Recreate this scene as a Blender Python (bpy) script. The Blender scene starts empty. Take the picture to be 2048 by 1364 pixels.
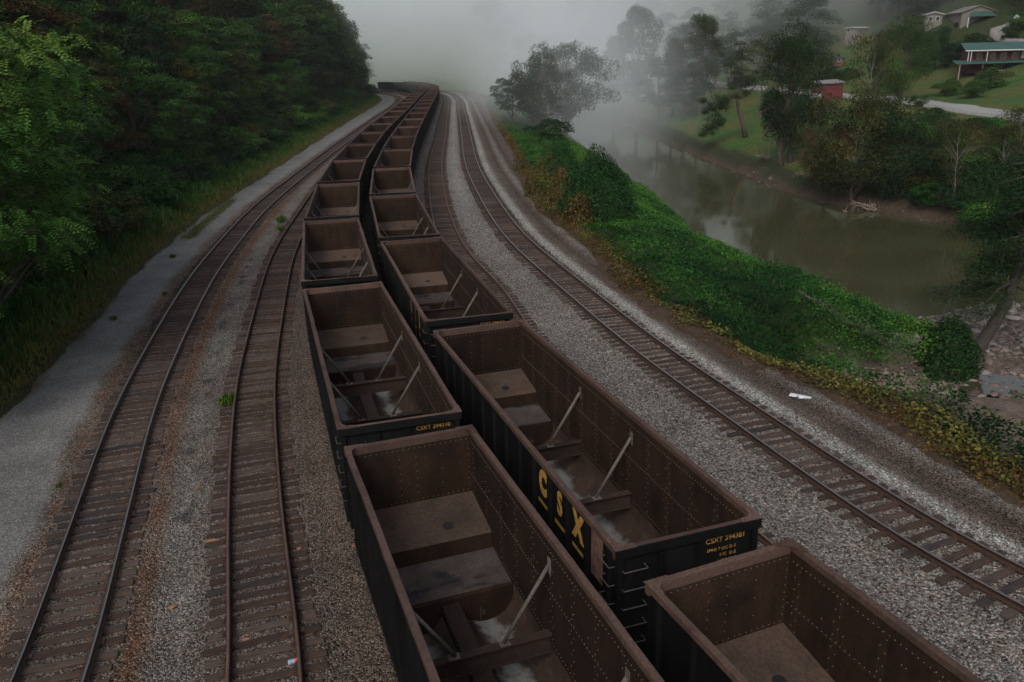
EXPO = 0.75
HAZE = 0.00013
HAZE_COL = (.97, .985, .985, 1)
FOG_COL = (.95, .993, .993, 1)
FOGS = [((75, 540, 30), (340, 205, 120), .018, 'thick pale fog closing the valley beyond the bend of the tracks'),
        ((18, 238, 3), (35, 105, 28), .0092, 'low fog lying on the river around the pale trees'),
        ((14, 178, 8), (22, 50, 24), .0075, 'low fog around the wide spreading tree at the river bend'),
        ((80, 300, 38), (150, 115, 55), .012, 'fog drifting over the wooded hillside behind the trailer')]
import bpy, math, random
import numpy as np
from mathutils import Vector, Matrix
S = bpy.context.scene
COL = S.collection
R = math.radians
rng = np.random.default_rng(7)
random.seed(7)

# ------------------------------------------------------------------ camera model
FPX, PITCH, ROLL, CH = 1628.4, R(19.2544), R(-1.4514), 12.62
_cr, _sr, _cp, _sp = math.cos(ROLL), math.sin(ROLL), math.cos(PITCH), math.sin(PITCH)
RIGHT = np.array([_cr, _sp * _sr, _cp * _sr]); UP = np.array([-_sr, _sp * _cr, _cp * _cr]); FWD = np.array([0, _cp, -_sp])
cam_d = bpy.data.cameras.new('camera'); cam_d.sensor_width = 36; cam_d.lens = FPX / 2048 * 36
cam_d.clip_end = 3000; cam_d.clip_start = 0.1
cam = bpy.data.objects.new('camera', cam_d); COL.objects.link(cam)
M = Matrix.Identity(4)
for i in range(3):
    M[i][0], M[i][1], M[i][2] = RIGHT[i], UP[i], -FWD[i]
M[2][3] = CH
cam.matrix_world = M
S.camera = cam

def ray(px, py):
    d = RIGHT * ((px - 1024) / FPX) - UP * ((py - 682) / FPX) + FWD
    return d / d[1]

def at(px, py, z):
    d = ray(px, py); t = (z - CH) / d[2]
    return d[0] * t, d[1] * t

# ------------------------------------------------------------------ curves of the place
ROADL = np.array([(-15.5, -60), (-17, -20), (-18, 8), (-19, 18), (-20.02, 29.2), (-21.5, 37.2), (-22.79, 44), (-24.0, 49), (-25.6, 59.8), (-27.5, 75.2), (-28.9, 96.2), (-31.6, 134), (-35.2, 190), (-39.5, 262), (-42.5, 290), (-50, 322), (-64, 347), (-90, 366), (-140, 380)], float)
KUDZU = np.array([(26, -60), (20.5, -10), (17.5, 12), (15.5, 21), (14.4, 24.1), (14.2, 26.5), (13.0, 29.3), (11.1, 32.8), (10.0, 35.5), (8.6, 38.6), (7.5, 42.3), (6.7, 47.7), (6.1, 54.5), (5.0, 62.3), (3.4, 70), (2.3, 82), (1.5, 112), (-0.3, 143), (-3.2, 194), (-8.5, 290), (-16, 330), (-36, 372), (-70, 400), (-150, 425)], float)
SHORE = np.array([(150, 20), (85, 48), (64, 62), (56, 70), (50, 80), (46, 89), (42.2, 95.5), (38.6, 104), (36.9, 124), (35.6, 142), (33.8, 163), (33, 200), (30, 232), (22, 262), (12, 295), (-6, 335), (-34, 378), (-80, 420), (-160, 450)], float)
CREEK = np.array([(18.6, 38.0), (21, 38.6), (25, 39.6), (32, 42), (45, 44), (75, 46)], float)
DPATH = np.array([(19.0, -25), (11.6, -6), (6.4, 6.4), (3.75, 12.8), (1.2, 19.6), (-1.17, 27.07), (-3.25, 34.2), (-5.1, 41.7), (-6.65, 49), (-7.95, 56.5), (-9.05, 64), (-10.02, 71.5), (-11.4, 86), (-12.85, 105), (-15.3, 145), (-17.4, 183), (-20.0, 228), (-21.9, 260), (-24.4, 290), (-28.3, 316), (-33.5, 338), (-42, 360), (-56, 378), (-76, 393), (-110, 408), (-160, 420)], float)

def smooth(P, step):
    P = np.asarray(P, float); n = len(P); out = []
    for i in range(n - 1):
        p0 = P[max(i - 1, 0)]; p1 = P[i]; p2 = P[i + 1]; p3 = P[min(i + 2, n - 1)]
        L = np.linalg.norm(p2 - p1)
        if i == 0: p0 = 2 * p1 - p2
        if i == n - 2: p3 = 2 * p2 - p1
        a0 = np.linalg.norm(p1 - p0) ** .5; a1 = L ** .5; a2 = np.linalg.norm(p3 - p2) ** .5
        m1 = p2 - p1 + a1 * ((p1 - p0) / a0 - (p2 - p0) / (a0 + a1))
        m2 = p2 - p1 + a1 * ((p3 - p2) / a2 - (p3 - p1) / (a1 + a2))
        for t in np.linspace(0, 1, max(2, int(L / step)), endpoint=False):
            t2, t3 = t * t, t * t * t
            out.append((2*t3-3*t2+1)*p1 + (t3-2*t2+t)*m1 + (-2*t3+3*t2)*p2 + (t3-t2)*m2)
    out.append(P[-1])
    Q = np.array(out)
    d = np.concatenate([[0], np.cumsum(np.linalg.norm(np.diff(Q, axis=0), axis=1))])
    s = np.arange(0, d[-1], step)
    return np.stack([np.interp(s, d, Q[:, 0]), np.interp(s, d, Q[:, 1])], 1)

def relax(Q, k):
    for _ in range(k):
        Q = Q.copy(); Q[1:-1] = .25 * Q[:-2] + .5 * Q[1:-1] + .25 * Q[2:]
    return Q

def tang(Q):
    t = np.gradient(Q, axis=0); return t / np.linalg.norm(t, axis=1)[:, None]

def nearest(P, Q):
    """index of nearest sample of polyline Q for every point of P, distance and signed side (+ = right of travel)"""
    P = np.atleast_2d(P); T = tang(Q); idx = np.empty(len(P), int)
    for a in range(0, len(P), 4000):
        d = (P[a:a+4000, None, 0] - Q[None, :, 0]) ** 2 + (P[a:a+4000, None, 1] - Q[None, :, 1]) ** 2
        idx[a:a+4000] = d.argmin(1)
    v = P - Q[idx]; t = T[idx]
    along = (v * t).sum(1); side = v[:, 0] * t[:, 1] - v[:, 1] * t[:, 0]
    dist = np.where(np.abs(along) < 2.5, np.abs(side), np.hypot(v[:, 0], v[:, 1])) * np.sign(side)
    return idx, dist, along

D0 = relax(smooth(DPATH, 1.0), 8)
def offset_path(u):
    """parallel of the D track, u metres to the right (u may be a function of arc length)"""
    T = tang(D0); N = np.stack([T[:, 1], -T[:, 0]], 1)
    return D0 + N * np.asarray(u).reshape(-1, 1)
RL = smooth(ROADL, 1.0); KU = smooth(KUDZU, 1.0); SH = smooth(SHORE, 1.0); CR = smooth(CREEK, 1.0)

def noise2(x, y, seed=0):
    x = np.asarray(x, float); y = np.asarray(y, float)
    xi = np.floor(x).astype(np.int64); yi = np.floor(y).astype(np.int64); xf = x - xi; yf = y - yi
    def h(a, b):
        n = (a * 374761393 + b * 668265263 + seed * 144665) & 0xffffffff
        n = ((n ^ (n >> 13)) * 1274126177) & 0xffffffff
        return ((n ^ (n >> 16)) & 0xffff) / 65535.0
    u = xf * xf * (3 - 2 * xf); v = yf * yf * (3 - 2 * yf)
    return (h(xi, yi) * (1 - u) + h(xi + 1, yi) * u) * (1 - v) + (h(xi, yi + 1) * (1 - u) + h(xi + 1, yi + 1) * u) * v
def fbm(x, y, seed=0, o=4):
    s = 0; a = .5; t = 0
    for k in range(o):
        s = s + a * noise2(x * 2 ** k, y * 2 ** k, seed + k); t += a; a *= .5
    return s / t

WATER_Z = -5.5
def terrain(x, y):
    P = np.stack([np.ravel(x), np.ravel(y)], 1)
    _, dl, _ = nearest(P, RL); tl = -dl
    _, tr, _ = nearest(P, KU)
    _, tf, _ = nearest(P, SH)
    ic, dc, ac = nearest(P, CR); dc = np.hypot(*(P - CR[ic]).T)
    X, Y = P[:, 0], P[:, 1]
    n = fbm(X / 9, Y / 9, 3) - .5; n2 = fbm(X / 2.3, Y / 2.3, 9) - .5
    z = np.full(len(P), -.45)
    z = np.where(tl > -1, np.interp(tl, [-1, 0, 4, 8, 14, 45, 70, 200], [-.45, -.03, .5, 2.2, 6.5, 30, 42, 44]), z)
    zr = np.interp(tr, [-1, 0, 4, 8, 12, 17, 19, 23], [-.45, -.03, -.25, -.7, -2.4, -5.3, -6.3, -7.2])
    z = np.where((tr > -1) & (tl < 0), zr, z)
    near = np.clip((57.5 + 1.5 * np.sin(X * .4) - Y) / 3, 0, 1) * (tr > 4)
    z = np.where(near > 0, np.maximum(z, -7.2 + near * 2.15 + n2 * .25 * near), z)
    cw = np.clip((10 - dc) / 6, 0, 1) * (tr > 0)
    zc = np.minimum(z, -5.25 + np.maximum(dc - 3.2, 0) * .75)
    z = z * (1 - cw) + zc * cw
    tfe = tf * (1 + np.clip((Y - 180) / 170, 0, .6))
    zf = np.interp(tfe, [-3, 0, 1.5, 5, 12, 22, 30, 38, 48, 58, 70, 85, 120, 170, 320], [-7.2, -5.55, -4.5, -3.3, -1.3, 1.2, 2.6, 3.2, 4.6, 6.7, 11.5, 19.5, 40, 58, 60])
    z = np.where((tf > -3) & (tr > 2), np.maximum(z, zf), z)
    flat = 1 - .92 * np.exp(-((tf - 33) / 8) ** 2)
    amp = np.where(tl > 2, np.clip(tl / 12, 0, 1.6), np.where(tf > 3, np.clip(tf / 30, 0, 1.0) * flat, np.where(tr > 1, .35, 0)))
    z = z + n * amp * 1.6
    return z.reshape(np.shape(x))

def gz(x, y):
    return float(terrain(np.array([x]), np.array([y]))[0])

def hit(px, py, dmin=12, dmax=420):
    """where the ray through a spot of the picture meets the ground"""
    d = ray(px, py); t = np.concatenate([np.arange(dmin, 120, .5), np.arange(120, dmax, 1.5)])
    z = CH + d[2] * t; g = terrain(d[0] * t, t); k = np.argmax(z < g)
    t = t[k]; return d[0] * t, t, float(g[k])

# ------------------------------------------------------------------ object helpers
def tag(o, label=None, cat=None, group=None, kind=None):
    if label: o['label'] = label
    if cat: o['category'] = cat
    if group: o['group'] = group
    if kind: o['kind'] = kind
    return o

def link(name, data, parent=None):
    o = bpy.data.objects.new(name, data); COL.objects.link(o)
    if parent is not None: o.parent = parent
    return o

def empty(name, loc=(0, 0, 0), rz=0, sc=1):
    o = link(name, None); o.location = loc; o.rotation_euler = (0, 0, rz); o.scale = (sc, sc, sc) if not hasattr(sc, '__len__') else sc
    o.empty_display_size = .3
    return o

def np_mesh(name, V, F, mat=None, smooth_=False, col=None):
    """V (n,3), F (m,k) of one face size or list of such arrays"""
    me = bpy.data.meshes.new(name)
    Fs = F if isinstance(F, list) else [F]
    Fs = [np.asarray(f, np.int32) for f in Fs if len(f)]
    V = np.asarray(V, np.float32)
    me.vertices.add(len(V)); me.vertices.foreach_set('co', V.ravel())
    nl = sum(f.size for f in Fs); nf = sum(len(f) for f in Fs)
    me.loops.add(nl); me.polygons.add(nf)
    me.loops.foreach_set('vertex_index', np.concatenate([f.ravel() for f in Fs]))
    st = []; o = 0
    for f in Fs:
        st.append(o + np.arange(len(f)) * f.shape[1]); o += f.size
    me.polygons.foreach_set('loop_start', np.concatenate(st).astype(np.int32))
    if smooth_: me.polygons.foreach_set('use_smooth', np.ones(nf, bool))
    me.update(calc_edges=True)
    if col is not None:
        a = me.color_attributes.new('lc', 'FLOAT_COLOR', 'POINT')
        c = np.ones((len(V), 4), np.float32); c[:, :col.shape[1]] = col
        a.data.foreach_set('color', c.ravel())
    if mat: me.materials.append(mat)
    return me

class MB:
    """collects shapes for ONE mesh"""
    def __init__(s): s.v = []; s.f = []
    def add(s, V, F):
        o = len(s.v); s.v += [tuple(map(float, p)) for p in V]; s.f += [tuple(int(i) + o for i in f) for f in F]; return s
    def box(s, x0, x1, y0, y1, z0, z1):
        return s.hexa([(x0,y0,z0),(x1,y0,z0),(x1,y1,z0),(x0,y1,z0),(x0,y0,z1),(x1,y0,z1),(x1,y1,z1),(x0,y1,z1)])
    def hexa(s, P):
        return s.add(P, [(0,3,2,1),(4,5,6,7),(0,1,5,4),(1,2,6,5),(2,3,7,6),(3,0,4,7)])
    def tube(s, pts, rad, n=8, cap=True):
        pts = [Vector(p) for p in pts]; m = len(pts)
        rad = [rad] * m if not hasattr(rad, '__len__') else rad
        V = []; F = []; ref = None
        for i, p in enumerate(pts):
            t = (pts[min(i+1, m-1)] - pts[max(i-1, 0)]).normalized()
            if ref is None: ref = Vector((0, 0, 1)) if abs(t.z) < .9 else Vector((1, 0, 0))
            a = t.cross(ref).normalized(); b = t.cross(a); ref = -b if False else ref
            for k in range(n):
                w = 2 * math.pi * k / n
                V.append(p + (a * math.cos(w) + b * math.sin(w)) * rad[i])
        for i in range(m - 1):
            for k in range(n):
                F.append((i*n+k, i*n+(k+1)%n, (i+1)*n+(k+1)%n, (i+1)*n+k))
        if cap: F.append(tuple(range(n-1, -1, -1))); F.append(tuple((m-1)*n+k for k in range(n)))
        return s.add(V, F)
    def prism(s, poly, axis, a, b):
        """poly 2-D outline swept along axis 'x','y','z' from a to b"""
        n = len(poly)
        def P(u, v, w): return {'x': (w, u, v), 'y': (u, w, v), 'z': (u, v, w)}[axis]
        V = [P(u, v, a) for u, v in poly] + [P(u, v, b) for u, v in poly]
        F = [tuple(range(n-1, -1, -1)), tuple(range(n, 2*n))] + [(i, (i+1)%n, n+(i+1)%n, n+i) for i in range(n)]
        return s.add(V, F)
    def disc(s, c, r, axis='y', t=.05, n=20):
        pts = [(r*math.cos(2*math.pi*k/n), r*math.sin(2*math.pi*k/n)) for k in range(n)]
        if axis == 'y': return s.prism([(c[0]+u, c[2]+v) for u, v in pts], 'y', c[1]-t/2, c[1]+t/2)
        if axis == 'x': return s.prism([(c[1]+u, c[2]+v) for u, v in pts], 'x', c[0]-t/2, c[0]+t/2)
        return s.prism([(c[0]+u, c[1]+v) for u, v in pts], 'z', c[2]-t/2, c[2]+t/2)
    def mesh(s, name, mat=None, smooth_=False, bevel=0):
        me = bpy.data.meshes.new(name); me.from_pydata(s.v, [], s.f)
        import bmesh
        bm = bmesh.new(); bm.from_mesh(me); bmesh.ops.recalc_face_normals(bm, faces=bm.faces)
        if bevel: bmesh.ops.bevel(bm, geom=list(bm.edges), offset=bevel, segments=1, affect='EDGES', clamp_overlap=True)
        bm.to_mesh(me); bm.free()
        if smooth_:
            me.polygons.foreach_set('use_smooth', [True] * len(me.polygons))
        if mat: me.materials.append(mat)
        me.update(); return me
    def obj(s, name, mat=None, parent=None, smooth_=False, bevel=0):
        return link(name, s.mesh(name, mat, smooth_, bevel), parent)

# ------------------------------------------------------------------ materials
def new_mat(name):
    m = bpy.data.materials.new(name); m.use_nodes = True; nt = m.node_tree
    return m, nt, nt.nodes['Principled BSDF']
def N(nt, t, **kw):
    n = nt.nodes.new(t)
    for k, v in kw.items():
        if k in n.inputs: n.inputs[k].default_value = v
        else: setattr(n, k, v)
    return n
def L(nt, a, b): nt.links.new(a, b)
def ramp(nt, fac, stops, interp='LINEAR'):
    r = nt.nodes.new('ShaderNodeValToRGB'); r.color_ramp.interpolation = interp
    el = r.color_ramp.elements
    while len(el) < len(stops): el.new(.5)
    for e, (p, c) in zip(el, stops):
        e.position = p; e.color = (*c, 1) if len(c) == 3 else c
    L(nt, fac, r.inputs[0]); return r
def mix(nt, fac, a, b, mode='MIX'):
    m = nt.nodes.new('ShaderNodeMix'); m.data_type = 'RGBA'; m.blend_type = mode
    for sock, v in ((m.inputs[0], fac), (m.inputs[6], a), (m.inputs[7], b)):
        if hasattr(v, 'is_linked'): L(nt, v, sock)
        else: sock.default_value = v if not isinstance(v, tuple) or len(v) == 4 else (*v, 1)
    return m.outputs[2]
def math_(nt, op, a, b=0.0):
    m = nt.nodes.new('ShaderNodeMath'); m.operation = op
    for sock, v in ((m.inputs[0], a), (m.inputs[1], b)):
        if hasattr(v, 'is_linked'): L(nt, v, sock)
        else: sock.default_value = v
    return m.outputs[0]
def coords(nt, kind='Object'):
    return N(nt, 'ShaderNodeTexCoord').outputs[kind]
def noise(nt, vec, scale, detail=4, rough=.6):
    n = N(nt, 'ShaderNodeTexNoise', Scale=scale, Detail=detail, Roughness=rough)
    if vec is not None: L(nt, vec, n.inputs['Vector'])
    return n.outputs['Fac']
def bump(nt, bs, h, strength=.3, dist=.02):
    b = N(nt, 'ShaderNodeBump', Strength=strength, Distance=dist); L(nt, h, b.inputs['Height']); L(nt, b.outputs[0], bs.inputs['Normal'])

def plain(name, c, rough=.8, var=.25, scale=3, metal=0, bmp=.15):
    m, nt, bs = new_mat(name); co = coords(nt)
    f = noise(nt, co, scale, 6, .65)
    r = ramp(nt, f, [(.3, tuple(x * (1 - var) for x in c)), (.7, tuple(x * (1 + var) for x in c))])
    L(nt, r.outputs[0], bs.inputs['Base Color']); bs.inputs['Roughness'].default_value = rough; bs.inputs['Metallic'].default_value = metal
    if bmp: bump(nt, bs, noise(nt, co, scale * 8, 4), bmp, .02)
    return m

def rusty(name, base, dark, light, seed=0.0, rough=.85, patch=.5, streak=True):
    """weathered steel: broad blotches, vertical run marks, fine speckle; per-car variation through Object Info"""
    m, nt, bs = new_mat(name); co = coords(nt)
    oi = N(nt, 'ShaderNodeObjectInfo')
    mp = N(nt, 'ShaderNodeVectorMath', operation='ADD'); L(nt, co, mp.inputs[0])
    sc = N(nt, 'ShaderNodeVectorMath', operation='SCALE'); L(nt, oi.outputs['Location'], sc.inputs[0]); sc.inputs['Scale'].default_value = 1.37
    L(nt, sc.outputs[0], mp.inputs[1]); v = mp.outputs[0]
    broad = noise(nt, v, .8, 6, .62); fine = noise(nt, v, 14, 5, .7); speck = noise(nt, v, 90, 2, .5)
    c1 = ramp(nt, broad, [(.33, dark), (.52, base), (.66, base), (.8, light)]).outputs[0]
    c2 = ramp(nt, fine, [(.3, (.62, .6, .6)), (.7, (1.3, 1.28, 1.25))]).outputs[0]
    c = mix(nt, 1.0, c1, c2, 'MULTIPLY')
    if streak:
        st = N(nt, 'ShaderNodeMapping'); st.inputs['Scale'].default_value = (2.6, 2.6, .6); L(nt, v, st.inputs['Vector'])
        sn = noise(nt, st.outputs[0], 1.0, 4, .6)
        c = mix(nt, 1.0, c, ramp(nt, sn, [(.32, (.7, .68, .67)), (.62, (1.12, 1.1, 1.08))]).outputs[0], 'MULTIPLY')
    c = mix(nt, 1.0, c, ramp(nt, speck, [(.3, (.8, .8, .8)), (.7, (1.2, 1.2, 1.2))]).outputs[0], 'MULTIPLY')
    hs = N(nt, 'ShaderNodeHueSaturation'); L(nt, c, hs.inputs['Color'])
    vv = N(nt, 'ShaderNodeMapRange'); L(nt, oi.outputs['Random'], vv.inputs[0]); vv.inputs[3].default_value = .74; vv.inputs[4].default_value = 1.22
    L(nt, vv.outputs[0], hs.inputs['Value'])
    L(nt, hs.outputs[0], bs.inputs['Base Color'])
    bs.inputs['Roughness'].default_value = rough; bs.inputs['Specular IOR Level'].default_value = .12
    bump(nt, bs, fine, .25, .015)
    return m
# ------------------------------------------------------------------ world, sun, haze
SUN_EL, SUN_AZ = 42, 200          # degrees; azimuth the light comes from, clockwise from +y
w = bpy.data.worlds.new('World'); S.world = w; w.use_nodes = True
nt = w.node_tree; bg = nt.nodes['Background']
sky = nt.nodes.new('ShaderNodeTexSky'); sky.sky_type = 'NISHITA'; sky.sun_disc = False
sky.sun_elevation = R(SUN_EL); sky.sun_rotation = R(SUN_AZ); sky.dust_density = 2.5; sky.air_density = 1.0; sky.ozone_density = .6
hs = nt.nodes.new('ShaderNodeHueSaturation'); hs.inputs['Saturation'].default_value = .5
nt.links.new(sky.outputs[0], hs.inputs['Color']); nt.links.new(hs.outputs[0], bg.inputs['Color'])
bg.inputs['Strength'].default_value = .1
sun_d = bpy.data.lights.new('sun', 'SUN'); sun_d.energy = .8; sun_d.angle = R(25); sun_d.color = (1, .96, .9)
sun = link('sun', sun_d)
az = R(SUN_AZ); dirv = Vector((math.sin(az) * math.cos(R(SUN_EL)), math.cos(az) * math.cos(R(SUN_EL)), math.sin(R(SUN_EL))))
sun.rotation_euler = dirv.to_track_quat('Z', 'Y').to_euler(); sun.location = (0, -20, 60)
S.view_settings.view_transform = 'Standard'; S.view_settings.look = 'None'; S.view_settings.gamma = 1
S.view_settings.exposure = EXPO
S.cycles.use_denoising = True
try: S.cycles.denoiser = 'OPENIMAGEDENOISE'
except Exception: pass
S.cycles.max_bounces = 10; S.cycles.diffuse_bounces = 3; S.cycles.glossy_bounces = 2; S.cycles.transmission_bounces = 3; S.cycles.volume_bounces = 8; S.cycles.transparent_max_bounces = 64
S.cycles.use_adaptive_sampling = True; S.cycles.adaptive_threshold = .02
S.cycles.caustics_reflective = False; S.cycles.caustics_refractive = False

if HAZE > 0:
    m = bpy.data.materials.new('haze_air'); m.use_nodes = True; nt = m.node_tree
    nt.nodes.remove(nt.nodes['Principled BSDF'])
    pv = nt.nodes.new('ShaderNodeVolumePrincipled'); pv.inputs['Color'].default_value = HAZE_COL; pv.inputs['Density'].default_value = HAZE; pv.inputs['Anisotropy'].default_value = .2
    nt.links.new(pv.outputs[0], nt.nodes['Material Output'].inputs['Volume'])
    hb = MB().box(-330, 480, -70, 760, -9.5, 88).obj('haze', m); tag(hb, 'pale fog filling the valley over the river and the yard', 'fog', kind='stuff')

# ------------------------------------------------------------------ ground sheet
def axis(a, parts):
    out = [a]
    for end, st in parts:
        out += list(np.arange(out[-1] + st, end + 1e-6, st))
    return np.array(out)
gx = axis(-400, [(-120, 14), (-50, 4), (70, 1.1), (130, 3), (250, 8), (560, 20)])
gy = axis(-120, [(-20, 10), (125, 1.1), (200, 2.2), (300, 4), (480, 8), (900, 24)])
GX, GY = np.meshgrid(gx, gy); GZ = terrain(GX, GY)
nx, ny = len(gx), len(gy)
ii = (np.arange(ny - 1)[:, None] * nx + np.arange(nx - 1)[None, :]).ravel()
GF = np.stack([ii, ii + 1, ii + nx + 1, ii + nx], 1)
GV = np.stack([GX.ravel(), GY.ravel(), GZ.ravel()], 1)
_, g_tl, _ = nearest(GV[:, :2], RL); g_tl = -g_tl
_, g_tr, _ = nearest(GV[:, :2], KU); _, g_tf, _ = nearest(GV[:, :2], SH)
icr = nearest(GV[:, :2], CR)[0]; g_dc = np.hypot(*(GV[:, :2] - CR[icr]).T)
nz = fbm(GV[:, 0] / 5, GV[:, 1] / 5, 21); nzz = fbm(GV[:, 0] / 1.7, GV[:, 1] / 1.7, 31)
gc = np.tile(np.array([.03, .035, .018]), (len(GV), 1))                    # forest floor
def paint(mask, c): 
    gc[mask] = np.array(c)
lawn = (g_tf > 4) & (g_tr > 0)
gr = np.clip((nz - .4) * 5, 0, 1)[:, None]
gc = np.where(lawn[:, None], np.array([.04, .088, .022]) * (1 - gr) + np.array([.075, .08, .028]) * gr, gc)
gc = np.where((lawn & (g_tf > 62))[:, None], np.array([.03, .042, .018]), gc)
gc = np.where(((g_tr > 0) & (g_tf < 0))[:, None], np.array([.028, .045, .014]), gc)
gc = np.where(((g_tr > -4) & (g_tr < 1.8 + nzz))[:, None] & ((g_tl < 0) & (g_tf < 0))[:, None], np.array([.06, .042, .03]), gc)
mud = (g_tf > -4) & (g_tf < .3 + nzz * 1.5 + 3.5 * np.exp(-((GV[:, 1] - 90) / 7) ** 2)) & (g_tr > 12)
gc = np.where(mud[:, None], np.array([.062, .046, .035]), gc)
bar = (g_tr > 11) & (GV[:, 1] < 62) & (g_tf < 1) & (GV[:, 2] < -4.2)
rocky = (g_tr > 1.6) & (GV[:, 1] < 37.5) & (GV[:, 0] < 24) & (GV[:, 1] > 15)
gc = np.where((bar | rocky | ((g_dc < 5) & (g_tr > 3)))[:, None], np.array([.13, .1, .085]) * (.7 + .6 * nzz[:, None]), gc)
m, nt, bs = new_mat('earth_and_grass'); co = coords(nt)
at_ = N(nt, 'ShaderNodeAttribute', attribute_name='lc')
f1 = noise(nt, co, 1.6, 8, .72); f2 = noise(nt, co, 9, 4, .7)
c = mix(nt, 1.0, at_.outputs['Color'], ramp(nt, f1, [(.3, (.55, .55, .55)), (.7, (1.5, 1.45, 1.4))]).outputs[0], 'MULTIPLY')
c = mix(nt, 1.0, c, ramp(nt, f2, [(.3, (.6, .62, .6)), (.7, (1.4, 1.35, 1.3))]).outputs[0], 'MULTIPLY')
L(nt, c, bs.inputs['Base Color']); bs.inputs['Roughness'].default_value = .95; bs.inputs['Specular IOR Level'].default_value = .1
bump(nt, bs, f2, .8, .12)
tag(link('ground', np_mesh('ground', GV, GF, m, True, gc)), 'earth of the valley, its banks and hillsides', 'ground', kind='structure')

# water
m, nt, bs = new_mat('river_water'); co = coords(nt)
c = ramp(nt, noise(nt, co, .08, 3, .5), [(.35, (.04, .04, .019)), (.65, (.054, .052, .024))]).outputs[0]
L(nt, c, bs.inputs['Base Color']); bs.inputs['Roughness'].default_value = .045; bs.inputs['IOR'].default_value = 1.33
mp = N(nt, 'ShaderNodeMapping'); mp.inputs['Scale'].default_value = (1, 1.6, 1); L(nt, co, mp.inputs['Vector'])
bump(nt, bs, math_(nt, 'ADD', noise(nt, mp.outputs[0], 1.1, 3, .5), math_(nt, 'MULTIPLY', noise(nt, co, .16, 2, .5), 3)), .07, .05)
xs = np.linspace(-200, 160, 60); ys = np.linspace(30, 480, 70); wx, wy = np.meshgrid(xs, ys)
ii = (np.arange(69)[:, None] * 60 + np.arange(59)[None, :]).ravel()
_, wl, _ = nearest(np.stack([wx.ravel(), wy.ravel()], 1), KU)
wf = np.stack([ii, ii + 1, ii + 61, ii + 60], 1); wf = wf[(wl[wf] > 4).all(1)]
tag(link('river', np_mesh('river', np.stack([wx.ravel(), wy.ravel(), np.full(wx.size, WATER_Z)], 1), wf, m, True)), 'still olive green river below the grassy banks', 'river', kind='structure')
bx, by, _ = (23.6, 38.8, 0)
m2 = m.copy(); 
P = [(22.6 + 3.4 * math.cos(a) * (1 + .3 * math.sin(3 * a)), 39.2 + 1.2 * math.sin(a) * (1 + .3 * math.cos(2 * a)) + .1 * math.cos(a)) for a in np.linspace(0, 2 * math.pi, 28, endpoint=False)]
P2 = [(28 + 3.5 * math.cos(a) * (1 + .2 * math.sin(2 * a)), 41.2 + 1.5 * math.sin(a) * (1 + .3 * math.cos(3 * a))) for a in np.linspace(0, 2 * math.pi, 28, endpoint=False)]
mb = MB()
for PP in (P, P2): mb.add([(x, y, -5.12) for x, y in PP], [tuple(range(28))])
tag(mb.obj('creek', m), 'shallow creek water between pale stones', 'creek', kind='structure')

# ------------------------------------------------------------------ the yard: ballast sheet with the tracks' beds
SA = np.concatenate([[0], np.cumsum(np.linalg.norm(np.diff(D0, axis=0), axis=1))])
TD = tang(D0); ND = np.stack([TD[:, 1], -TD[:, 0]], 1)
def u_of(P, extra=None):
    """offset from the D track as a function of its arc length, from a polyline through world points"""
    Q = smooth(P, 1.0); i, dist, al = nearest(Q, D0); s = SA[i] + al
    o = np.argsort(s); return np.interp(SA, s[o], dist[o])
U = {
 'A': u_of([(-4.0, -25), (-7.6, 0), (-9.3, 10.5), (-10.1, 14.25), (-11.2, 17.65), (-12.6, 22.2), (-14.1, 27), (-16.0, 34.5), (-18.9, 48.0), (-20.35, 56.7), (-22.6, 73.5), (-24.1, 93), (-26.45, 131), (-29.6, 190.7), (-32.1, 242), (-35.6, 284), (-39.5, 308), (-46, 330), (-58, 351), (-75, 365), (-110, 381), (-160, 395)]),
 'B': u_of([(.5, -25), (-3.2, 3), (-5.38, 14.1), (-6.55, 17.5), (-8.74, 24.5), (-10.63, 31.3), (-13.3, 43.5), (-15.3, 53.4), (-16.6, 62), (-17.65, 71), (-19.25, 84.3), (-20.6, 98), (-22.6, 131), (-25.4, 185), (-28.2, 240), (-31.8, 289), (-36, 312), (-42.5, 334), (-54, 355), (-72, 370), (-108, 385.5), (-160, 400)]),
 'C': u_of([(12, -25), (4.3, -1.3), (.2, 10.5), (-2.6, 18.34), (-4.9, 25.4), (-7.0, 32.84), (-8.9, 40.2), (-10.5, 47.8), (-11.9, 55.2), (-12.98, 62.8), (-14.94, 78.2), (-17.3, 107), (-18.4, 124), (-19.7, 152), (-21, 176), (-23.3, 215), (-26, 265), (-28.6, 296), (-32.5, 318), (-38.5, 338), (-48, 357), (-61, 371), (-78, 382), (-112, 397), (-160, 409)]),
 'E': u_of([(23, -25), (15.8, -6), (10.5, 7.5), (7.6, 14.5), (5.2, 21), (2.9, 28.5), (.3, 36.5), (-1.0, 44), (-3.35, 53.2), (-5.0, 63), (-6.1, 72), (-8.6, 98.5), (-11.25, 143.4), (-13.6, 183), (-16.2, 228), (-17.9, 258), (-20.4, 289), (-24.3, 317), (-30, 341), (-39, 364), (-54, 382.5), (-75, 398), (-110, 413), (-160, 425)]),
 'F': u_of([(29.5, -25), (20.5, 1), (14.5, 13), (11.85, 17.2), (11.05, 18.9), (8.4, 27), (6.5, 33.1), (4.2, 42.3), (.85, 57), (-.3, 64.0), (-4.05, 97.8), (-6.9, 142), (-9.4, 183), (-12.3, 230), (-14.2, 262), (-16.9, 292), (-20.6, 320), (-27, 345), (-36.5, 369), (-52, 388), (-74, 403.5), (-110, 418), (-160, 430)]),
}
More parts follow.
